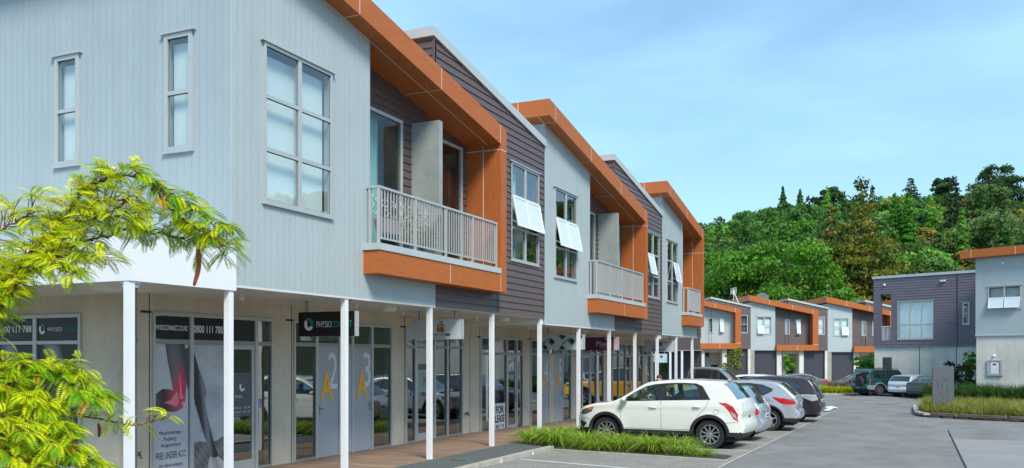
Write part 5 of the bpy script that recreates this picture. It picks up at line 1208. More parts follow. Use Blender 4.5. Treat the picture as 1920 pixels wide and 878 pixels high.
# ---------------------------------------------------------------- far terrace facing the car park (garages below, flats above)
M['dark2']=M['dark']
def far_unit(u0,dz,k,label):
    ox,oy=CW(25.85,96); ox+=u0*CS; oy+=u0*SN
    B=thing('far_terrace',label,'building',(ox,oy,dz),YAW,'far row of flats over garages')
    pr=lambda p,q,a:(p,a,q); DP=12
    rb=lambda u:8.29-0.212*u; rt=lambda u:8.90-0.226*u; gb=lambda u:8.40-0.22*(u-4.1); gt=lambda u:8.60-0.22*(u-4.1)
    m=MB(); wall(m,0,2.66,3.0,rb,[(.66,2.26,4.73,6.64)],th=.15,edges=''); m.box(-.01,0,-.005,.15,2.97,8.2)
    fe=lambda u,y,z:(y,u,z); wall(m,.0,DP,3.0,8.2,[],fn=fe,th=.15,edges='')
    obj('pale_board_wall',m,M['blue'],B)
    # framed middle
    mid=(M['blue'] if k==-1 else M['dark'])
    yb=.55; m=MB()
    wins=[(3.86,4.38,4.75,6.35),(5.05,5.59,4.75,6.35)]
    if k==-1: wall(m,2.66,6.58,3.58,rb,wins,y=yb,th=.15,edges='')
    else: lapped(m,2.66,6.58,3.58,rb,wins,y=yb)
    m.add([(2.66,0,3.4),(2.66,yb,3.4),(2.66,yb,rb(2.66)),(2.66,0,rb(2.66))],[(0,1,2,3)])
    obj('framed_wall',m,mid,B)
    m=MB(); lapped(m,7.19,8.34,2.97,gb,[(7.2,8.0,4.7,6.62)]); lapped(m,4.1,7.19,7.0,gb,[(4.1,7.19,3,rt)]); fe2=lambda u,y,z:(4.1+y,u,z); lapped(m,0,DP,7.5,8.40,[],fn=fe2)
    obj('dark_weatherboard_wall',m,M['dark'],B)
    m=MB(); m.prism([(-.3,rb(-.3)),(7.19,rb(7.19)),(7.19,rt(7.19)),(-.3,rt(-.3))],-.45,DP,pr); obj('orange_roof_fascia',m,M['orange'],B)
    m=MB(); m.add([(6.58,-.45,2.97),(7.19,-.45,2.97),(7.19,yb,2.97),(6.58,yb,2.97),(6.58,-.45,rb(6.58)),(7.19,-.45,rb(7.19)),(7.19,yb,rb(7.19)),(6.58,yb,rb(6.58))],[(0,3,2,1),(0,1,5,4),(1,2,6,5),(2,3,7,6),(3,0,4,7)]); obj('orange_post',m,M['orange_v'],B)
    m=MB(); m.box(2.70,6.58,-.449,yb,2.97,3.58); obj('orange_band',m,M['orange'],B)
    s=MB(); n=(0,-1,0)
    for u in (1.9,4.4,6.6): strip(s,[(u,-.45,rb(u)+.02),(u,-.45,rt(u)-.02)],n,w=.04)
    strip(s,[(4.9,-.45,3.0),(4.9,-.45,3.56)],n,w=.04); strip(s,[(6.58,-.45,3.60),(7.19,-.45,3.60)],n,w=.04)
    obj('panel_joint_strip',s,M['joint'],B)
    m=MB(); m.prism([(4.0,gb(4.0)),(8.42,gb(8.42)),(8.42,gt(8.42)),(4.0,gt(4.0))],-.10,DP,pr); obj('metal_roof',m,M['flash'],B)
    window(B,.66,2.26,4.73,6.64,2,2,opens=[(0,0)] if k==0 else [(1,0)] if k==1 else [],cover='blind',fr=.07,mull=.1,behind=.2)
    for i,w_ in enumerate(wins): window(B,*w_,1,1,y=yb,name='slim_window',cover='curtain',fr=.08,opens=[(0,0)] if (i==1 and k in(-1,0)) else [],ang=10)
    window(B,7.2,8.0,4.7,6.62,1,2,cover='curtain_dark' if k!=0 else 'blind',fr=.07)
    m=MB(); m.box(.2,8.1,1.0,1.05,3.0,6.9); obj('upper_room',m,M['room'],B)
    # ground floor: piers, roller doors, entry
    for a,b in ((2.85,3.35),(5.28,5.75),(8.06,8.76),(-.02,.42)):
        m=MB(); m.box(a,b,0.02,.5,-.6,2.965); obj('concrete_pier',m,M['conc_grey'],B)
    m=MB(); m.box(-.0,8.34,.51,.6,2.6,3.0); m.box(3.35,5.28,1.9,2.0,-.6,2.96); m.box(3.30,3.35,.5,1.9,-.6,2.96); m.box(5.28,5.33,.5,1.9,-.6,2.96); obj('entry_wall',m,M['conc'],B)
    for a,b in ((.42,2.85),(5.75,8.06)):
        m=MB(); m.box(a,b,.30,.36,-.6,2.964); obj('roller_door',m,M['roller'],B)
    m=MB(); m.box(3.42,4.25,1.84,1.89,-.15,2.05); D=obj('entry_door',m,M['door'],B)
    text('D',D,M['dblue'],(3.62,.55,4.02,1.15),1.835); text({-1:'2',0:'4',1:'6',2:'8',-2:'1'}[k],D,M['vin_grey'],(3.95,.85,4.22,1.55),1.838)
    m=MB(); m.box(3.42,4.25,1.85,1.89,2.15,2.6); obj('fanlight',m,M['carglass'],B)
    m=MB(); m.box(4.45,5.2,1.86,1.89,-.15,1.25); obj('bin_store_door',m,M['vin_black'],B)
    m=MB(); m.box(0,8.34,.0,2.0,2.967,2.975); obj('soffit',m,M['soffit'],B)
    return B
M['dblue']=mat('blue_vinyl_letter',(0.02,0.22,0.60),0.5)
labs={-1:'leftmost far terrace unit, with pale boards inside its orange frame',0:'far terrace unit with satellite dish and pole aerial above its dark framed wall',1:'far terrace unit left of the big purple grey house, partly above the dark saloon',2:'far terrace unit glimpsed behind the corner balcony of the purple grey house'}
for k in (-1,0,1,2): far_unit(8.34*k,-.17*k,k,labs[k])
# aerial and dish on the roof
def far_pt(u,y,z): return (CW(25.85,96)[0]+u*CS-y*SN, CW(25.85,96)[1]+u*SN+y*CS, z)
D=thing('satellite_dish','grey satellite dish on the far terrace roof behind the orange fascia','dish',far_pt(1.95,2.6,7.9),YAW)
m=MB(); m.lathe([(0,.12),(.25,.09),(.5,.02),(.58,-.03),(.5,.0),(0,.10)],20,lambda r,t,a:(r*math.cos(t)*1.25,a-.1,.85+r*math.sin(t)*1.05)); obj('dish',m,M['film_grey'] if 'film_grey' in M else M['alu_dark'],D,smooth=True)
m=MB(); m.tube([(0,.05,0),(0,.05,.8)],.04,6); m.tube([(0,.0,.45),(0,-.7,.7)],.025,5); obj('mast',m,M['alu'],D)
D=thing('tv_aerial','thin white television aerial beside the satellite dish','aerial',far_pt(-1.1,3.0,8.2),YAW)
m=MB(); m.tube([(0.6,0,0),(0,0,1.4)],.05,6); m.tube([(0,0,.4),(0,0,1.7)],.03,6); obj('mast',m,M['white'],D)
m=MB(); m.tube([(-.35,0,1.3),(.35,0,1.5)],.02,5)
for q in range(6): m.tube([(-.3+q*.12,-.02,1.0+.03*q),(-.3+q*.12,.02,1.75+.03*q)],.018,4)
obj('aerial_bars',m,M['white'],D)
# ---------------------------------------------------------------- purple grey house, right of centre
B=thing('boarded_house','two storey house, purple grey boards over bare concrete, with a cut-out corner balcony','building',(3.41,67.6,0),R(-22.06))
m=MB(); holes=[(-6.5,-5.72,3.45,6.85),(-5.26,-2.76,3.53,6.24),(-.82,-.37,4.5,5.97)]
lapped(m,-7.02,6,3.0,7.98,holes,z0=3.0,pitch=.19,lap=.025,th=.3)
fe=lambda u,y,z:(-7.02+y,u,z); lapped(m,0,9,3.0,7.98,[(.5,3.2,3.45,6.85)],fn=fe,z0=3.0,pitch=.19,lap=.025,th=.3)
obj('weatherboard_wall',m,M['purple'] if 'purple' in M else M['dark'],B)
m=MB(); m.box(-5.6,-5.55,.3,3.4,3.2,6.9); m.box(-7,-5.6,3.4,3.45,3.2,6.9); m.box(-7,-5.6,.1,3.4,3.40,3.45); m.box(-7,-5.6,.1,3.4,6.86,6.9); obj('balcony_recess',m,M['dark'],B)
m=MB(); m.box(-7.10,6,-.08,9,7.98,8.16); obj('roof_edge',m,M['flash'],B)
m=MB(); m.box(-1.19,-1.15,-.04,-.02,3.0,7.98); obj('board_joint',m,M['seal'],B)
window(B,-5.26,-2.76,3.53,6.24,3,2,rowz=[3.53,4.55,6.24],cover='blind',fr=.07,mull=.09,flash=True)
window(B,-.82,-.37,4.5,5.97,1,2,cover='blind',fr=.08,name='slim_window')
r_=MB(); r_.box(-6.48,-5.74,.05,.1,4.45,4.5); 
for q in range(8): r_.box(-6.44+q*.1,-6.42+q*.1,.06,.09,3.46,4.45)
for q in range(14): r_.box(-6.98,-6.94,.6+q*.19,.63+q*.19,3.46,4.45)
r_.box(-6.99,-6.93,.5,3.2,4.45,4.5)
obj('balcony_railing',r_,M['white'],B)
m=MB(); m.box(-7.0,6,.10,.4,-.6,2.995); obj('concrete_wall',m,M['conc_grey'],B)
m=MB(); m.box(-6.98,-6.4,.07,.1,-.6,2.5); obj('pier',m,M['conc_grey'],B)
m=MB(); m.box(-6.38,-5.72,.07,.1,-.6,2.25); obj('roller_door',m,M['roller'],B)
m=MB(); 
for u in (-3.75,-1.27): m.box(u-.02,u+.02,.09,.11,-.5,2.99)
obj('panel_joint',m,M['seal'],B)
m=MB(); m.box(-2.25,-1.92,-.16,-.03,7.50,7.60); obj('floodlight',m,M['white'],B); m=MB(); m.ball((-6.19,-.06,7.5),.09,8); obj('wall_lamp',m,M['white'],B)
# ---------------------------------------------------------------- pale blue house at the right edge
B=thing('pale_house','pale blue boarded house over bare concrete with orange eaves at the right edge','building',(3.07,60.86,0),R(-22.06))
m=MB(); wall(m,0,9,3.58,8.34,[(.72,2.53,5.13,6.5)],th=.15,edges=''); wall(m,0,10,3.58,8.34,[],fn=lambda u,y,z:(y,u,z),th=.15,edges=''); obj('board_wall',m,M['blue'],B)
m=MB(); m.prism([(-.74,8.27),(9.6,8.38),(9.6,8.88),(-.74,8.76)],-.45,10.4,lambda p,q,a:(p,a,q)); obj('orange_roof_fascia',m,M['orange'],B)
s=MB(); 
for u in (-.1,2.35,4.8): strip(s,[(u,-.45,8.30),(u,-.45,8.74)],(0,-1,0),w=.035)
obj('panel_joint_strip',s,M['joint'],B)
m=MB(); m.box(.03,9,.06,.4,-.6,3.56); m.box(.03,.4,.4,10,-.6,3.56); obj('concrete_wall',m,M['conc_grey'],B)
m=MB(); m.box(-.02,9,-.03,.06,3.53,3.60); obj('flashing',m,M['flash'],B)
window(B,.72,2.53,5.13,6.5,2,2,opens=[(0,0),(1,0)],cover='blind',fr=.06,mull=.09,ang=14)
m=MB(); 
for a,b,c,d in ((.66,1.52,1.14,1.24),(.66,1.52,1.99,2.09),(.66,.78,1.24,1.99),(1.40,1.52,1.24,1.99)): m.box(a,b,-.03,.07,c,d)
X=obj('meter_box',m,M['alu'],B); m=MB(); m.box(.78,1.40,.0,.06,1.24,1.99); obj('box_recess',m,M['door'],X); m=MB(); m.box(.86,1.30,-.012,-.0,1.26,1.95); obj('plan_board',m,M['white'],X); m=MB(); m.box(.98,1.18,-.018,-.013,1.78,1.86); obj('print_block',m,M['vin_black'],X)
m=MB(); m.ball((1.03,.03,2.33),.08,8); obj('camera_dome',m,M['white'],B); m=MB(); m.ball((1.55,-.05,7.85),.09,8); obj('wall_lamp',m,M['white'],B)
# ---------------------------------------------------------------- dark block past the end of the shops
B=thing('dark_block','dark boarded block on thin white posts, past the end of the shop row','building',(-21.5,66,-.45),0)
m=MB(); lapped(m,0,6.05,3.25,7.6,[],z0=3.25); lapped(m,0,2.4,3.25,7.6,[],fn=lambda u,y,z:(6.05-y,u,z),z0=3.25); obj('weatherboard_wall',m,M['dark'],B)
for u in (2.3,3.2,4.3,5.2,6.0):
    m=MB(); m.box(u-.07,u+.07,0.02,.16,-.1,3.24); obj('post',m,M['white'],B)
m=MB(); m.box(0,6,3.0,3.1,-.1,3.2); obj('roller_door',m,M['roller'],B)
m=MB(); m.box(0,6.05,0,3,3.20,3.25); obj('soffit',m,M['soffit'],B)
S,P,W_,H_=hsign('small far hanging sign with tilted squares past the last post',64.0,-18.6,-16.9,1.85,2.5,M['psp'],top=2.95); pspsign(S,W_,H_)
M['sleeper']=mat('weathered_timber',(0.20,0.165,0.15),0.9,col2=(0.11,0.085,0.075),scale=5,stretch=(.4,5,5),bump=.4,bscale=30)
M['pillar']=mat('grey_painted_steel',(0.115,0.127,0.132),0.4,var=0.04)
# ---------------------------------------------------------------- site sign pillar
px_,py_=0.92,41.6
S=thing('sign_pillar','flat grey metal site map pillar standing at the front of the right-hand bed','sign',(0.93,41.9,gz(41.9)),R(8))
m=MB(); m.box(-.45,.36,-.12,.14,.10,2.08); obj('pillar',m,M['pillar'],S); m=MB(); m.box(-.40,.31,-.10,.12,0,.10); obj('plinth',m,M['seal'],S)
m=MB()
def ln(pts,w=.006):
    for a,b in zip(pts[:-1],pts[1:]):
        d=Vector((b[0]-a[0],b[1]-a[1])).normalized(); ox,oz=-d.y*w,d.x*w
        m.add([(a[0]-ox,-.1215,a[1]-oz),(b[0]-ox,-.1215,b[1]-oz),(b[0]+ox,-.1215,b[1]+oz),(a[0]+ox,-.1215,a[1]+oz)],[(0,1,2,3)])
for p in ([(-.10,1.62),(-.10,1.52),(.15,1.47)],[(-.29,1.6),(-.29,1.44),(-.27,1.42),(-.27,1.17),(-.20,1.16)],[(-.12,1.38),(-.12,1.18),(-.05,1.12),(.0,1.10)],[(.17,1.33),(.10,1.27),(.10,.87),(.16,.83)],[(-.19,1.02),(-.05,.68)]): ln(p)
obj('site_plan_lines',m,M['vin_black'],S,fix=False)
for s_,x,z in (('E',.03,1.50),('D',-.25,1.32),('C',-.07,1.24),('B',.12,1.04),('A',-.07,.80)): text(s_,S,M['vin_black'],(x-.022,z,x+.022,z+.06),-.1225,bold=.02)
m=MB(); m.box(-.0,.02,-.123,-.121,.95,.97); obj('red_dot',m,M['red'],S)
m=MB(); m.box(.18,.20,-.1225,-.121,.20,.34); m.box(.21,.25,-.1225,-.121,.20,.32); m.box(.26,.285,-.1225,-.121,.20,.27); obj('corner_emblem',m,M['vin_black'],S); text('site plan',S,M['vin_black'],(-.02,.22,.15,.25),-.1225)
# ---------------------------------------------------------------- beds on the right
m=MB(); bed=[(-.12,42.0),(.0,40.6),(.55,39.9),(2.2,38.9),(4.2,38.1),(12,36.5),(16,44),(6,50),(.4,50.8),(-.15,50.2)]
m.add([(x,y,gz(y)+.03) for x,y in bed],[tuple(range(len(bed)))]); o=obj('planting_bed',m,M['earth'],fix=False); o['kind']='structure'
m=MB(); bed2=[(-.2,64.5),(5.2,62.2),(14,58.0),(14,60),(3.0,67),(.5,67.5)]; m.add([(x,y,gz(y)+.05) for x,y in [(-.1,58.9),(2.7,56.6),(12,52.5),(12,58),(3.2,60.9),(.3,66.5)]],[tuple(range(6))]); o=obj('planting_bed',m,M['earth'],fix=False); o['kind']='structure'
kerbrun('kerb',[(-.1,58.85),(2.7,56.55),(12,52.4)],w=.14,z0=-.05,z1=.12,blk=1.0)
def sleeper(a,b,z,label,h=.10,wd=.2):
    a=Vector(a);b=Vector(b); d=(b-a); L=d.length; T=thing('timber_sleeper',label,'timber edging',(a.x,a.y,z),math.atan2(d.y,d.x),'weathered timber sleepers edging the right-hand bed')
    m=MB(); m.box(0,L,-wd/2,wd/2,.10,.10+h); obj('beam',m,M['sleeper'],T)
    for k in (.08,L-.38): m=MB(); m.box(k,k+.3,-wd/2+.01,wd/2-.02,0,.098); obj('block',m,M['sleeper'],T)
sl_pts=[((.42,40.05),(1.30,39.55)),((1.42,39.5),(3.0,38.75)),((3.15,38.68),(4.9,38.0)),((5.0,37.95),(7.0,37.2))]
for (a,b),lb in zip(sl_pts,('short timber sleeper under the sign pillar','long timber sleeper right of the sign pillar','timber sleeper at the right edge of the photo','timber sleeper beyond the right edge')): sleeper(a,b,gz(a[1]),lb)
c_=[(-.14,49.6),(-.17,47.5),(-.16,45.3),(-.13,43.3),(-.10,42.0),(-.04,41.2),(.10,40.6),(.27,40.2)]
for k,(a,b) in enumerate(zip(c_[:-1],c_[1:])):
    m=MB(); a=Vector(a);b=Vector(b);n=max(2,int((b-a).length/.32)); d=(b-a).normalized(); s=Vector((-d.y,d.x))
    T=thing('timber_sleeper','pale topped sleeper in the curved bed end, %s'%('farthest one','second from its far end','third from its far end','middle one','just past the bend','at the tightest bend','nearest the pillar')[k],'timber edging',(a.x,a.y,gz(a.y)),math.atan2(d.y,d.x),'weathered timber sleepers edging the right-hand bed')
    L=(b-a).length; m.box(0,L-.03,-.12,.12,.09,.17); obj('beam',m,M['kerb'],T)
    for q in (.05,L-.33):
        if q>0: m=MB(); m.box(q,q+.22,-.10,.10,0,.088); obj('block',m,M['sleeper'],T)
# ---------------------------------------------------------------- grasses
def blades(n,rad,h0,h1,wd,lean,cols,seed,sx=1.0,sy=1.0,tipdroop=.6,origin=None,zf=None):
    r=np.random.default_rng(seed); a=r.uniform(0,2*np.pi,n); q=np.sqrt(r.random(n))*rad; bx=np.cos(a)*q*sx; by=np.sin(a)*q*sy
    dirn=a+r.normal(0,.5,n); L=r.uniform(h0,h1,n); ln_=np.clip(r.normal(lean,.2,n),.05,1.5); V=[];T=[]
    col=np.array(cols)[r.integers(0,len(cols),n)]*r.uniform(.8,1.2,(n,1))
    pts=[]
    for s in (0,.35,.7,1.0):
        an=ln_*(s**1.3)*1.0+tipdroop*s*s*ln_
        out=L*s*np.sin(np.minimum(an,1.9)*.8); up=L*s*np.cos(np.minimum(an,1.9)*.8)
        pts.append(np.stack([bx+np.cos(dirn)*out,by+np.sin(dirn)*out,up],1))
    w_=r.uniform(0,2*np.pi,n); side=np.stack([np.cos(w_),np.sin(w_),np.zeros(n)],1)*wd/2
    for k,(sa,sb) in enumerate(((1,.95),(.95,.7),(.7,.12))):
        V.append(np.stack([pts[k]-side*sa,pts[k]+side*sa,pts[k+1]+side*sb,pts[k+1]-side*sb],1)); T.append(col)
    return np.concatenate(V),np.concatenate(T)
GC=[(0.22,0.42,0.02),(0.29,0.48,0.03),(0.14,0.28,0.02),(0.40,0.52,0.05),(0.45,0.45,0.12)]
V,T=blades(620,.15,.30,.86,.017,.85,GC,11); proto=npquads('grass_blades',V,T,M['leaf'])
V2,T2=blades(560,.14,.28,.78,.016,.95,GC,12); proto2=npquads('grass_blades',V2,T2,M['leaf'])
spots=[(-9.05,21.0,1.0,'leftmost, touching the dark path'),(-8.55,21.6,.95,'behind the leftmost tuft'),(-8.35,20.75,1.0,'at the end of the kerb'),(-7.75,21.3,1.05,'second behind the kerb end'),(-7.45,20.6,.95,'in front of the white SUV headlamp'),(-6.95,21.15,1.05,'below the front bumper of the white SUV'),(-6.55,20.55,1.0,'in front of the front wheel of the white SUV'),(-6.1,21.0,.9,'right of that front wheel'),(-5.75,20.45,1.05,'below the front door of the white SUV'),(-5.25,20.75,1.05,'below the rear door of the white SUV'),(-4.95,20.3,.72,'small one before the rear wheel'),(-4.50,20.2,.58,'smallest, at the right end'),(-7.1,20.25,.7,'low one at the front edge'),(-9.2,22.1,.9,'far left, against the deck'),(-8.85,23.2,.9,'along the deck edge behind the SUV bonnet')]
for k,(x,y,s,lb) in enumerate(spots):
    base=proto if k%2==0 else proto2
    o=base if k<2 else base.copy()
    if k>=2: C.objects.link(o)
    o.name='grass_tuft'; o.location=(x,y,-.02); o.rotation_euler=(0,0,k*1.3); o.scale=(s,s,s*random.uniform(.72,1.05)); tag(o,'arching green grass tuft, '+lb,'grass tuft','grass tufts in the bed before the white SUV')
def field(name,label,poly,n,h0,h1,wd,lean,cols,seed,zadd=.03,cat='grass'):
    r=random.Random(seed); xs=[p[0] for p in poly];ys=[p[1] for p in poly]; V=[];T=[]; k=0
    while k<n:
        x=r.uniform(min(xs),max(xs));y=r.uniform(min(ys),max(ys))
        if not inpoly((x,y),poly): continue
        v,t=blades(26,.16,h0*r.uniform(.8,1.1),h1*r.uniform(.8,1.15),wd,lean,cols,seed*1000+k); v=v+np.array([x,y,gz(y)+zadd]); t=t*r.uniform(.75,1.2); V.append(v);T.append(t); k+=1
    o=npquads(name,np.concatenate(V),np.concatenate(T),M['leaf']); setting(o,'stuff',label,cat); return o
DRY=[(0.26,0.28,0.04),(0.34,0.30,0.06),(0.15,0.21,0.03),(0.45,0.36,0.10),(0.20,0.27,0.035)]
field('dry_grass','olive and straw coloured fine grass filling the right-hand bed',[(.05,42.3),(.45,40.7),(2.2,39.5),(6,38.0),(9,38.5),(9,44),(3,47.5),(.2,49)],1700,.34,.72,.018,.40,DRY,5)
field('strap_leaf_planting','dark green strap leaf plants along the foot of the pale house',[(.2,59.3),(2.7,57.2),(10,54),(10,57),(3.4,60.0),(.6,61.5)],420,.6,1.1,.05,.35,[(0.05,0.11,0.02),(0.08,0.16,0.025),(0.04,0.09,0.02)],6)
hx0,hy0=CW(23.0,64.6)
hp=[CW(22.2,64.6),CW(25.6,64.0),CW(25.8,65.4),CW(22.0,66.2)]
field('low_hedge','yellow green feathery low planting in the island before the far saloons',hp,460,.30,.62,.06,.5,[(0.52,0.60,0.02),(0.40,0.52,0.02),(0.58,0.60,0.04)],7)
kerbrun('kerb',[CW(22.0,63.7),CW(23.8,63.1),CW(25.9,63.0)],w=.5,z0=-.05,z1=.08,blk=1.2)
field('brown_sedge','brown pink sedge heads sticking up from the island planting',[CW(23.2,64.9),CW(25.0,64.6),CW(25.0,65.2),CW(23.2,65.5)],26,.6,.95,.05,.3,[(0.30,0.17,0.12),(0.36,0.24,0.16)],8)
# ---------------------------------------------------------------- trees
def crownquads(lobes,n,size,cols,seed,shell=.75,jit=.25,flat=0.0):
    """leaf clumps through the volume of the given lobes (cx,cy,cz,rx,ry,rz)"""
    r=np.random.default_rng(seed); lo=np.array(lobes,dtype=float); vol=(lo[:,3]*lo[:,4]*lo[:,5])**(2/3); idx=r.choice(len(lo),n,p=vol/vol.sum())
    d=r.normal(size=(n,3)); d/=np.linalg.norm(d,axis=1,keepdims=True); d[:,2]=np.where(d[:,2]<-.35,-d[:,2]*.6,d[:,2])
    rad=(shell+(1-shell)*r.random((n,1)))*(1+r.normal(0,jit*.35,(n,1)))
    c=lo[idx,:3]+d*rad*lo[idx,3:6]
    nrm=d+r.normal(0,.7,(n,3)); nrm/=np.linalg.norm(nrm,axis=1,keepdims=True)
    if flat: nrm=nrm*(1-flat)+np.array([0,0,1])*flat; nrm/=np.linalg.norm(nrm,axis=1,keepdims=True)
    a=np.cross(nrm,r.normal(size=(n,3))); a/=np.linalg.norm(a,axis=1,keepdims=True); b=np.cross(nrm,a)
    s=size*r.uniform(.55,1.3,(n,1)); a=a*s; b=b*s*r.uniform(.5,1,(n,1))
    V=np.stack([c-a,c-b*.9+a*.2,c+a,c+b-a*.1],1)
    lobecol=np.array(cols)[r.integers(0,len(cols),len(lo))]; T=lobecol[idx]*r.uniform(.75,1.3,(n,1))*(1+.10*r.normal(size=(n,3)))
    return V,np.clip(T,0.004,1)
M['bark']=mat('tree_bark',(0.09,0.065,0.05),0.9,var=.3,scale=4,bump=.5,bscale=20)
M['leaf_far']=leafmat('far_foliage',.38,.6)
def trunk(T,h,r0,limbs=6,spread=.5,seed=1,lean=0):
    r=random.Random(seed); m=MB(); m.tube([(0,0,-.5),(lean*.3,0,h*.3),(lean*.7,.02*h,h*.65),(lean,0,h)],[r0*1.15,r0,r0*.7,r0*.25],9)
    for k in range(limbs):
        z=h*(.3+.6*k/limbs); a=r.uniform(0,6.28); L=h*spread*r.uniform(.5,.9); m.tube([(lean*z/h,0,z),(math.cos(a)*L*.5,math.sin(a)*L*.5,z+L*.3),(math.cos(a)*L,math.sin(a)*L,z+L*.5)],[r0*.45,r0*.3,r0*.1],6)
    return obj('trunk',m,M['bark'],T,smooth='auto')
def round_lobes(w,h,base,n,seed):
    r=random.Random(seed); L=[(0,0,base+h*.45,w*.34,w*.34,h*.40)]
    for k in range(n):
        a=r.uniform(0,6.28); e=r.uniform(-.55,1)*1.2; q=math.cos(e)*w*.40; z=base+h*.48+math.sin(e)*h*.38; s=w*r.uniform(.11,.20); L.append((math.cos(a)*q,math.sin(a)*q,z,s,s,s*r.uniform(.7,.95)))
    return L
def cone_lobes(w,h,base,n,seed,tiers=9):
    r=random.Random(seed); L=[]
    for t in range(tiers):
        f=t/(tiers-1); z=base+h*f; rad=w*.5*(1-f)**.8*r.uniform(.82,1.1)+.02*w
        L.append((0,0,z,rad*.45+.06*w,rad*.45+.06*w,h/tiers*.9)); k=max(1,int(n/tiers*(1.3-f)))
        for j in range(k):
            a=6.28*j/k+r.uniform(-.4,.4); q=rad*r.uniform(.35,.8); s=max(w*.045,rad*.42); L.append((math.cos(a)*q,math.sin(a)*q,z+r.uniform(-.03,.03)*h,s,s,s*.55))
    return L
def tree(name,label,xc,zc,z0,h,lobes,n,size,cols,seed,group=None,tr=.3,th=None,limbs=6,flat=0.0,shell=.7):
    X,Y=CW(xc,zc); T=thing(name,label,'tree',(X,Y,z0),YAW,group); trunk(T,th or h*.8,tr,limbs,.3,seed)
    V,Tn=crownquads(lobes,n,size,cols,seed,flat=flat,shell=shell); npquads('crown',V,Tn,M['leaf_far'],T); return T
BR=[(0.10,0.27,0.02),(0.14,0.33,0.025),(0.08,0.21,0.018)]; DK=[(0.045,0.105,0.022),(0.058,0.135,0.025),(0.036,0.08,0.018)]; OL=[(0.15,0.145,0.022),(0.20,0.165,0.028),(0.10,0.11,0.02)]; MD=[(0.075,0.165,0.022),(0.095,0.20,0.025)]; PN=[(0.13,0.17,0.018),(0.20,0.195,0.02),(0.07,0.11,0.016)]
G2='broadleaf trees behind the far terrace'
tree('broadleaf_tree','bright green rounded tree at left, directly behind the end of the long row',30.5,126,3,17,round_lobes(13,14,1.5,26,1),9000,.23,BR,1,G2)
tree('broadleaf_tree','bright green rounded tree with a flat top, right of the leftmost one',37.5,121,3,17.2,round_lobes(14,15,1.5,28,2),9500,.23,BR,2,G2)
tree('broadleaf_tree','lower bright green tree above the satellite dish',33.5,112,2,10,round_lobes(9,8.5,.8,18,3),5000,.20,BR,3,G2)
tree('broadleaf_tree','loose bright green tree with pale stems left of the tall pine',40.5,113,2,12,round_lobes(7.5,9,1.2,14,4),2300,.26,[(0.15,0.34,0.035),(0.11,0.28,0.03)],4,G2,tr=.22)
tree('pine_tree','tall olive brown pine standing above the middle of the far terrace',48.2,122,3.5,22.0,cone_lobes(19,20.5,1.8,110,5,12),20000,.25,PN,5,tr=.38,th=21,limbs=10,shell=.4)
tree('pine_tree','second pine with brown dead patches, left of the tall one',44.6,124,3.5,19,cone_lobes(11,17.5,1.5,80,6,11),9000,.28,[(0.14,0.15,0.02),(0.20,0.17,0.03),(0.24,0.15,0.07),(0.08,0.11,0.015)],6,tr=.3,th=17,limbs=10,shell=.4)
tree('conifer_tree','domed mid green conifer behind the cut-out balcony house',59.5,130,5,14,cone_lobes(12,12.5,.5,60,7,8),7000,.23,MD,7,tr=.3)
tree('broadleaf_tree','vivid green dome shaped tree right of the tall pine',58.5,146,8,14,round_lobes(15,12,2,24,8),7500,.26,BR,8,tr=.3)
tree('broadleaf_tree','pale silvery green spreading tree between the green dome and the orange eaves',69,146,7,13,round_lobes(13,11,1.5,22,9),6500,.26,[(0.20,0.27,0.10),(0.17,0.25,0.08)],9,tr=.3)
tree('broadleaf_tree','dark green bushy tree rising just left of the orange eaves',69,128,4,14,round_lobes(9,12,1,20,10),6500,.22,DK,10,tr=.3)
# small trees in front of the far terrace
def small(name,label,xc,zc,h,w,cols,seed,n=700,size=.13,base=.9,trk=.05):
    X,Y=CW(xc,zc); T=thing(name,label,'tree',(X,Y,gz(Y)),0); trunk(T,h*.75,trk,4,.25,seed); V,Tn=crownquads(round_lobes(w,h-base,base,10,seed),n,size,cols,seed,shell=.3,flat=.3); npquads('crown',V,Tn,M['leaf'],T)
small('young_tree','feathery yellow green young tree before the left roller door',21.6,86,4.2,2.3,[(0.20,0.24,0.03),(0.15,0.20,0.03)],21,n=1300,size=.10,base=.6)
small('young_tree','small bright green young tree beside the blue letter D',26.9,86,3.1,1.6,BR,22,n=600)
small('young_tree','bright green young tree behind the green four wheel drive, left of two',29.6,74,3.2,2.4,BR,23,n=900)
small('young_tree','smaller bright green young tree behind the green four wheel drive, right of two',31.6,76,2.9,1.5,BR,24,n=500)
small('red_leaved_shrub','dark shrub with reddish leaves just right of the sign pillar',28.2,56.5,2.6,2.2,[(0.05,0.07,0.02),(0.20,0.06,0.035),(0.035,0.06,0.02)],25,n=900,size=.10,base=.2)
small('climbing_shrub','tall green shrub at the left corner of the pale house',29.6,57.4,3.6,1.3,BR,26,n=800,size=.11,base=.1)
small('low_shrub','bright green low shrub between the red-leaved shrub and the tall green one',29.1,56.0,1.3,1.9,BR,27,n=500,size=.10,base=.0)
small('young_tree','slim green sapling seen between the white posts at the end of the deck',11.6,70,3.6,1.0,BR,28,n=420,size=.11,base=.5)
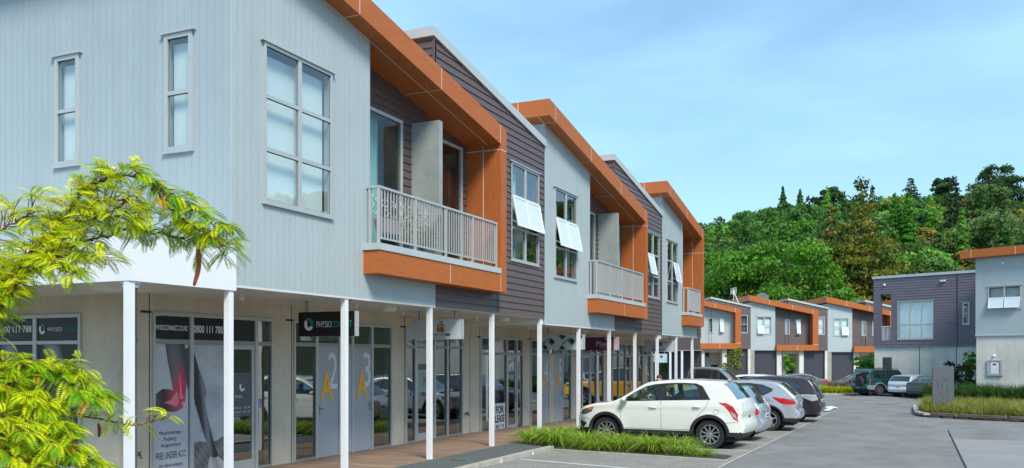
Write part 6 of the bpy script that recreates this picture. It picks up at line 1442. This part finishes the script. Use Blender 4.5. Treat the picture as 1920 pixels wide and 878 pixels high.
# ---------------------------------------------------------------- wooded hill
def ridge(px):
    xs=[-2500,600,1000,1250,1310,1345,1470,1600,1700,1800,1870,1950,2300,3200,5200,9000]; ys=[12,12,14,26,32,36.5,41.5,42.5,43.5,43,43,44,52,58,50,40]
    return float(np.interp(px,xs,ys))
def hillz(xc,zc):
    px=960+1662*xc/max(zc,30); d=math.hypot(xc,zc) if zc<60 else zc; t=max(0,min(1,(d-118)/(262-118))); t2=t**0.85
    lift=max(0,min(1,(px-1500)/500))*6*t*(1-t)*2
    if d>262: return ridge(px)+(d-262)*.02
    return 1.0+(ridge(px)-1.0)*t2+lift
m=MB(); 
azs=[math.atan((p-960)/1662) for p in (200,700,1000,1150,1250,1300,1350,1400,1450,1500,1550,1600,1650,1700,1750,1800,1850,1900,1950,2000,2150,2400,2800)]+[R(52),R(60),R(70),R(80),R(90),R(100)]
ds=[108,118,130,145,160,180,200,220,240,262,300,400]
def terr(az,d): 
    px=960+1662*math.tan(min(az,R(78))); t=max(0,min(1,(d-118)/(262-118))); z=(ridge(px)-1)*t**.85+(1.0 if d>110 else -.6)
    z+=max(0,min(1,(px-1500)/500))*6*t*(1-t)*2
    k=1/math.cos(az) if az<R(38) else 1/math.cos(R(38))*1
    x,y=CW(d*k*math.sin(az),d*k*math.cos(az)); return (x,y,z)
vs=[terr(a,d) for a in azs for d in ds]; nd=len(ds); m.add(vs,[(i*nd+j,i*nd+j+1,(i+1)*nd+j+1,(i+1)*nd+j) for i in range(len(azs)-1) for j in range(nd-1)])
M['forestfloor']=mat('forest_floor',(0.016,0.028,0.009),0.95,var=.4,scale=.2)
o=obj('hill',m,M['forestfloor'],smooth=True); o['kind']='structure'
r=random.Random(77); VV=[];TT=[]; cnt=0
protos=[]
for s in range(5): protos.append(crownquads(round_lobes(9,6.5,.5,13,40+s),1150,.36,[(1,1,1),(.88,.88,.88),(1.12,1.12,1.05)],50+s,shell=.75))
for s in range(3): protos.append(crownquads([(a*.8,b*.8,c*.8,d*1.3,e*1.3,f*.7) for a,b,c,d,e,f in round_lobes(10,4.5,1.5,16,60+s)],1150,.35,[(1,1,1),(.85,.85,.85),(1.15,1.12,1)],70+s,shell=.8,flat=.5))
for s in range(3): protos.append(crownquads(cone_lobes(6,10,0,34,80+s,12),1000,.36,[(1,1,1),(.8,.85,.8)],90+s,shell=.5))
def put(az,d,kind=None,cols=None,sc=1.0):
    global cnt
    x,y,z=terr(az,d); k=kind if kind is not None else r.choice([0,1,2,3,4,5,6,7,5,6,7,0,1]+([8,9,10] if d<235 else [])); V,Tn=protos[k]
    a=r.uniform(0,6.28); ca,sa=math.cos(a),math.sin(a); s=sc*r.uniform(.75,1.3); RM=np.array([[ca,-sa,0],[sa,ca,0],[0,0,1]])*s
    base=np.array(cols or (r.choice(OL) if k in(5,6,7) else r.choice(DK+MD+DK) if k>7 else r.choice(DK+MD+OL[:1]+DK+[(0.05,0.12,0.02)])))*r.uniform(1.5,2.4)
    VV.append((V.reshape(-1,3)@RM.T+np.array([x,y,z-.6])).reshape(V.shape)); TT.append(np.clip(Tn*base,0.003,1)); cnt+=1
d=128
while d<275:
    a=math.atan((1180-960)/1662)
    while a<math.atan((2010-960)/1662):
        put(a+r.uniform(-.012,.012),d+r.uniform(-4,4)); a+=6.6/(d*1.2)
    d+=7.0
for d in (262,266):
    a=math.atan((1290-960)/1662)
    while a<math.atan((1990-960)/1662): put(a,d,sc=.72); a+=.016
# wood outside the frame to the right (mirrored in the shop and flat windows)
for d in (135,160,190,225,262):
    a=math.atan((2010-960)/1662)
    while a<R(88): put(a,d,sc=1.5); a+=9.5/d
nfor=len(VV)
for k in range(34):  # added unseen trees behind the camera, so glass mirrors them instead of bare horizon
    x=-75+k*4.6+r.uniform(-1.5,1.5); y=-48+r.uniform(-5,5); kk=r.choice([0,1,2,3,4]); V,Tn=protos[kk]; s_=r.uniform(.9,1.6)
    VV.append(V*s_+np.array([x,y,-.5])); TT.append(np.clip(Tn*np.array(r.choice(MD+DK))*1.4,.003,1))
o=npquads('added_tree_belt',np.concatenate(VV[nfor:]),np.concatenate(TT[nfor:]),M['leaf_far']); setting(o,'stuff','added belt of unseen trees behind the viewpoint, mirrored in the glass','trees')
VV=VV[:nfor]; TT=TT[:nfor]
o=npquads('hill_forest',np.concatenate(VV),np.concatenate(TT),M['leaf_far']); setting(o,'stuff','dense mixed bush covering the hillside','forest')
# trees one can tell apart on the skyline and slope
GH='trees standing out of the wooded hill'
def hilltree(label,px,d,h,w,cols,kind,seed,dz=0):
    az=math.atan((px-960)/1662); x,y,z=terr(az,d)
    T=thing('hill_tree',label,'tree',(x,y,z+dz),0,GH); trunk(T,h*.8,.3,4,.2,seed)
    L=cone_lobes(w,h,0,60,seed,15) if kind=='c' else round_lobes(w,h,.5,18,seed)
    V,Tn=crownquads(L,5000,.30,cols,seed,shell=.55); npquads('crown',V,Tn,M['leaf_far'],T)
hilltree('tall dark conical tree breaking the skyline right of the pine tips',1708,250,11.5,12,DK,'c',31)
hilltree('small lollipop tree on the skyline between the dark cone and the right-hand clump',1768,258,10.5,7,DK,'r',32,dz=2)
hilltree('tallest dark tree of the clump on the skyline at right',1870,240,17,11,DK,'r',33)
hilltree('dark tree leaning off the right side of the skyline clump',1898,246,13,10,DK,'r',34)
hilltree('thin spire on the skyline, leftmost of the spires',1468,258,9,4,DK,'c',35,dz=2)
hilltree('thin pale green spire on the skyline above the bright green trees',1500,257,9,5,MD,'c',36,dz=1)
hilltree('rounded dark tree on the skyline above the left pine',1552,252,10,9,DK,'r',37,dz=1)
hilltree('bright green pointed tree on the slope, left of a pair right of the pine',1678,172,13,7,[(0.08,0.25,0.02)],'c',38)
hilltree('bright green pointed tree on the slope, right of a pair right of the pine',1703,170,13,7,[(0.09,0.26,0.02)],'c',39)
hilltree('grey green conifer on the slope above the silvery tree',1790,180,15,9,[(0.04,0.075,0.035)],'c',41)
hilltree('light green rounded tree high on the slope at right',1842,215,12,13,[(0.12,0.19,0.05)],'r',42)
hilltree('pale green flat bush sweeping down the right edge of the slope',1905,165,9,20,[(0.19,0.28,0.08)],'r',43)
hilltree('lime green round tree on the left slope',1478,190,8,12,[(0.12,0.28,0.03)],'r',44)
# ---------------------------------------------------------------- foreground tree reaching in from the left
T=thing('foreground_tree','yellow green feathery leaved tree reaching in from the left edge, with hanging seed pods','tree',(*CW(-3.45,4.35),0),YAW)
ox_,oz_=-3.45,4.35
def LC(p): return Vector((p[0]-ox_,p[1]-oz_,p[2]))
BRN=dict(top=[(-3.3,4.4,2.2),(-2.9,4.5,2.45),(-2.762,4.5,2.548),(-2.506,4.53,2.713),(-2.33,4.56,2.922),(-2.206,4.58,3.105),(-2.067,4.61,3.193),(-1.948,4.64,3.185),(-1.853,4.67,3.134),(-1.737,4.69,3.055),(-1.634,4.72,2.989),(-1.558,4.75,2.942)],
mid=[(-3.3,4.4,2.25),(-2.768,4.6,2.568),(-2.593,4.63,2.668),(-2.443,4.67,2.798),(-2.291,4.7,2.85),(-2.136,4.73,2.902),(-2.065,4.77,2.933),(-1.935,4.8,2.92),(-1.832,4.83,2.904),(-1.713,4.87,2.88),(-1.577,4.9,2.863)],
lowl=[(-3.3,4.4,2.35),(-2.7,4.4,2.45),(-2.556,4.38,2.434),(-2.44,4.36,2.657),(-2.35,4.34,2.681),(-2.209,4.32,2.692),(-2.122,4.3,2.638)],
l2=[(-3.2,4.45,2.5),(-2.735,4.5,2.792),(-2.599,4.5,2.9),(-2.491,4.5,2.949),(-2.437,4.5,2.995)],
l3=[(-3.2,4.4,2.3),(-2.691,4.3,2.45),(-2.484,4.3,2.53),(-2.406,4.3,2.58),(-2.432,4.3,2.64)],
a=[(-3.35,4.35,1.9),(-2.691,4.3,2.121),(-2.484,4.3,2.185),(-2.354,4.3,2.198),(-2.225,4.3,2.172),(-2.122,4.3,2.095),(-2.044,4.3,2.056)],
b=[(-3.35,4.35,1.7),(-2.753,4.4,1.932),(-2.558,4.43,1.997),(-2.414,4.46,1.968),(-2.24,4.49,1.967),(-2.064,4.51,1.924),(-1.941,4.54,1.9),(-1.829,4.57,1.92),(-1.777,4.6,1.94)],
c=[(-3.35,4.35,1.6),(-2.628,4.2,1.896),(-2.438,4.22,1.945),(-2.245,4.24,1.867),(-2.127,4.26,1.789),(-2.009,4.28,1.714),(-1.927,4.3,1.655)],
d=[(-3.35,4.35,1.8),(-2.691,4.3,2.017),(-2.469,4.28,2.083),(-2.301,4.25,2.045),(-2.161,4.22,1.92),(-2.047,4.2,1.795)],
e=[(-3.35,4.35,1.5),(-2.578,4.2,1.846),(-2.375,4.2,1.795),(-2.224,4.2,1.719),(-2.123,4.2,1.644)],
g=[(-2.55,4.5,2.70),(-2.38,4.5,2.82),(-2.27,4.5,2.90),(-2.11,4.52,2.96),(-1.95,4.55,2.97)],
h=[(-2.45,4.45,2.66),(-2.33,4.42,2.72),(-2.2,4.4,2.76),(-2.08,4.42,2.74)],
i=[(-1.90,4.68,3.15),(-1.80,4.68,3.03),(-1.72,4.7,2.95),(-1.62,4.72,2.90)],
j=[(-2.35,4.55,2.95),(-2.2,4.55,3.0),(-2.05,4.56,3.06),(-1.95,4.58,3.06)],
k=[(-2.75,4.15,1.98),(-2.5,4.12,1.99),(-2.3,4.1,1.93),(-2.12,4.1,1.84)],
l=[(-2.75,4.1,1.82),(-2.5,4.08,1.84),(-2.3,4.05,1.80),(-2.1,4.05,1.70)],
m=[(-2.7,4.2,2.10),(-2.5,4.2,2.12),(-2.34,4.2,2.08),(-2.22,4.2,2.0)],
f=[(-2.691,4.33,2.04),(-2.408,4.35,2.14),(-2.233,4.37,2.18),(-2.097,4.38,2.11),(-2.03,4.4,2.05)])
m=MB(); m.tube([(0,0,-.1),(.02,.0,.8),(.05,.02,1.6),(.12,.04,2.3),(.0,.1,3.2)],[.085,.075,.06,.045,.02],10); obj('trunk',m,M['bark'],T,smooth='auto')
M['twig']=mat('brown_twig_bark',(0.15,0.065,0.04),0.7,var=.3,scale=20)
r=random.Random(5); rn=np.random.default_rng(5); LV=[];LT=[]
def leaf(p,d,L,yel):
    """one feathery leaf: drooping midrib with leaflet pairs"""
    d=Vector(d).normalized(); side=d.cross(Vector((0,0,1)))
    if side.length<.1: side=Vector((1,0,0))
    side.normalize(); roll=r.uniform(-.7,.7); upv=side.cross(d); side=side*math.cos(roll)+upv*math.sin(roll)
    n=13; q=Vector(p); dd=d.copy(); step=L/n; base=lerp((0.14,0.40,0.010),(0.80,0.80,0.012),yel); 
    if r.random()<.035: base=(0.62,0.34,0.01)
    mid=[]
    for k in range(n):
        q2=q+dd*step; f=math.sin(math.pi*(k+1.2)/(n+1.6))**.6; l=L*.19*f+.002
        for s in (-1,1):
            v=(side*s+dd*.22).normalized(); w_=dd*(l*.18); nr=Vector((0,0,-.15*l))
            LV.append([tuple(q2),tuple(q2+v*l*.45-w_+nr*.3),tuple(q2+v*l+nr),tuple(q2+v*l*.55+w_+nr*.3)])
            t=r.uniform(.82,1.18); LT.append([c*t for c in base])
        mid.append(q2.copy()); q=q2; dd=(dd+Vector((0,0,-.075))).normalized()
    return mid
twigs=MB()
for key,pts in BRN.items():
    P3=[LC(p) for p in pts]; P3=[Vector(v) for v in catmull([tuple(p) for p in P3],6)]
    n=len(P3); m=MB(); r0={'top':.011,'mid':.010}.get(key,.008)
    m.tube([p+Vector((r.gauss(0,.006),r.gauss(0,.006),r.gauss(0,.006))) for p in P3],[r0*(1-.8*i/n) for i in range(n)],7); obj('branch',m,M['twig'],T,smooth=True)
    acc_=0.0
    for i in range(3,n):
        acc_+=(P3[i]-P3[i-1]).length; dens=.0115 if key in ('top','g','h','i','j','mid') else .011 if key in('a','d','f','c','e','k','l','m') else (.013 if key in ('lowl','l3','l2') else .026)
        while acc_>dens:
            acc_-=dens; p=P3[i]; ax=(P3[i]-P3[i-1]).normalized(); t=i/n
            a=r.uniform(0,6.28); u=ax.cross(Vector((0,0,1))).normalized(); v=u.cross(ax); dr=(ax*r.uniform(.2,.9)+u*math.cos(a)*r.uniform(.3,1)+v*math.sin(a)*r.uniform(.1,.8)*(.45 if key in ('a','c','d','e','f','lowl','l3','m','k','top','i') else 1)).normalized()
            if key=='b' and t>.6 : Lt=r.uniform(.015,.05)
            elif key in ('b',): Lt=r.uniform(.03,.09)
            elif key=='mid': Lt=r.uniform(.03,.14)*(1 if t<.5 else .9)
            elif key in 'acdefklm': Lt=r.uniform(.03,.12)*(1-.3*t)
            elif key in ('l3','lowl'): Lt=r.uniform(.02,.08)
            elif key in ('top','i'): Lt=r.uniform(.03,.12)*(1-.4*t)
            else: Lt=r.uniform(.05,.19)*(1.0-.35*t)
            tip=p+dr*Lt+Vector((0,0,.02)); mid_=(p+tip)/2+Vector((r.gauss(0,.008),r.gauss(0,.008),.012))
            twigs.tube([p,mid_,tip],[.0035,.0028,.0015],4)
            for q in ([0.5,.8,1.0,1.0] if key not in('b',) else [.6,1.0]):
                c=p+(tip-p)*q; aa=r.uniform(0,6.28); dv=Vector((math.cos(aa)*.9,math.sin(aa)*.9,r.uniform(-.25,.45)))+dr*.6
                yel=min(1,max(0,r.gauss(.42 if key in('top','mid','a','f') else .62,.27)+(.25 if dv.z>.35 else 0)-(.1 if dv.z<0 else 0)))
                leaf(c,dv,r.uniform(.075,.135),yel)
obj('twigs',twigs,M['twig'],T,fix=False)
npquads('leaves',LV,LT,M['leaf'],T)
M['pod']=mat('rust_brown_seed_pod',(0.42,0.10,0.02),0.5,col2=(0.20,0.05,0.02),scale=30)
for pp,rr_ in ((((-1.695,4.78,2.86),(-1.690,4.78,2.74),(-1.715,4.78,2.635)),.013),(((-2.10,4.5,1.915),(-2.094,4.5,1.88),(-2.098,4.5,1.845)),.009),(((-1.992,4.6,3.12),(-2.0,4.6,3.07),(-2.05,4.6,3.02)),.008)):
    q=catmull([tuple(LC(p)) for p in pp],5); m=MB(); nn=len(q); m.tube(q,[rr_*math.sin(math.pi*(i+.6)/(nn+.2))**.4 for i in range(nn)],8); obj('seed_pod',m,M['pod'],T,smooth=True)
# ---------------------------------------------------------------- the man standing beyond the white SUV
Pn=thing('person','man with short reddish brown hair in a dark shirt standing beyond the white SUV','person',(-7.25,26.55,gz(26.5)+.005),R(0))
def skinned(name,verts,edges,mm,root=0,sub=2):
    me=bpy.data.meshes.new(name); me.from_pydata([v[0] for v in verts],edges,[]); o=bpy.data.objects.new(name,me); C.objects.link(o); o.parent=Pn
    md=o.modifiers.new('skin','SKIN'); 
    for i,v in enumerate(verts):
        rr=v[1]; me.skin_vertices[0].data[i].radius=(rr if isinstance(rr,tuple) else (rr,rr)); 
    me.skin_vertices[0].data[root].use_root=True; md.use_smooth_shade=True
    s=o.modifiers.new('sub','SUBSURF'); s.levels=sub; s.render_levels=sub; me.materials.append(mm); return o
M['skin']=mat('skin_tone',(0.50,0.26,0.18),0.5); M['hair']=mat('reddish_brown_hair',(0.09,0.04,0.02),0.7); M['shirt']=mat('dark_navy_shirt',(0.02,0.024,0.035),0.85); M['jeans']=mat('dark_denim',(0.03,0.04,0.07),0.9)
# body: pelvis, spine, neck, head, arms with fingers, legs
V=[((0,0,.95),(.15,.11)),((0,0,1.15),(.14,.10)),((0,.0,1.38),(.16,.11)),((0,-.01,1.48),(.065,.06)),((0,-.03,1.56),(.07,.08)),((0,-.045,1.65),(.078,.095)),((0,-.035,1.73),(.06,.075))]
E=[(0,1),(1,2),(2,3),(3,4),(4,5),(5,6)]
def limb(start,pts): 
    k=start
    for p in pts: V.append(p); E.append((k,len(V)-1)); k=len(V)-1
    return k
for s in (-1,1):
    w=limb(2,[((s*.19,0,1.40),.062),((s*.27,-.06 if s>0 else .02,1.16),.046),((s*.30,-.24 if s>0 else -.10,1.02),.036),((s*.26,-.36 if s>0 else -.18,1.04),.030),((s*.25,-.42 if s>0 else -.23,1.045),(.040,.018))])
    for f in range(4): limb(w,[((s*.25+(f-1.5)*.020,-.47 if s>0 else -.27,1.04),.0095),((s*.25+(f-1.5)*.021,-.505 if s>0 else -.30,1.02),.0085)])
    limb(w,[((s*.25-s*.045,-.44 if s>0 else -.25,1.035),.010),((s*.25-s*.055,-.47 if s>0 else -.28,1.025),.009)])
    limb(0,[((s*.10,0,.86),.085),((s*.11,-.01,.50),.058),((s*.12,.02,.10),.042),((s*.12,-.08,.045),(.045,.035)),((s*.13,-.17,.035),(.04,.028))])
skinned('body',V,E,M['skin'])
V=[((0,0,.97),(.165,.125)),((0,0,1.15),(.155,.115)),((0,0,1.36),(.172,.122)),((0,-.005,1.46),(.085,.075))];E=[(0,1),(1,2),(2,3)]
for s in (-1,1): limb(2,[((s*.19,0,1.40),.075),((s*.255,-.03 if s>0 else .01,1.22),.062)])
skinned('shirt',V,E,M['shirt'])
V=[((0,0,.95),(.165,.12))];E=[]
for s in (-1,1): limb(0,[((s*.10,0,.84),.10),((s*.11,-.01,.50),.075),((s*.12,.02,.10),.062)])
skinned('trousers',V,E,M['jeans'])
m=MB(); m.ball((0,-.02,1.735),(.082,.100,.065),12); m.ball((0,.03,1.68),(.080,.060,.085),12); obj('hair',m,M['hair'],Pn,smooth=True)
for s in (-1,1):
    m=MB(); m.ball((s*.084,-.03,1.64),(.012,.02,.03),8); obj('ear',m,M['skin'],Pn,smooth=True)
    m=MB(); m.ball((s*.030,-.132,1.655),(.011,.006,.006),6); obj('eye',m,M['vin_black'],Pn,smooth=True)
m=MB(); m.tube([(0,-.135,1.665),(0,-.158,1.625)],[.010,.017],6); obj('nose',m,M['skin'],Pn,smooth=True)
m=MB(); m.ball((0,-.128,1.59),(.024,.006,.005),6); obj('mouth',m,M['red_ink'],Pn,smooth=True)
for s in (-1,1):
    m=MB(); m.ball((s*.12,-.09,.045),(.05,.13,.045),10); obj('shoe',m,M['vin_black'],Pn,smooth=True)
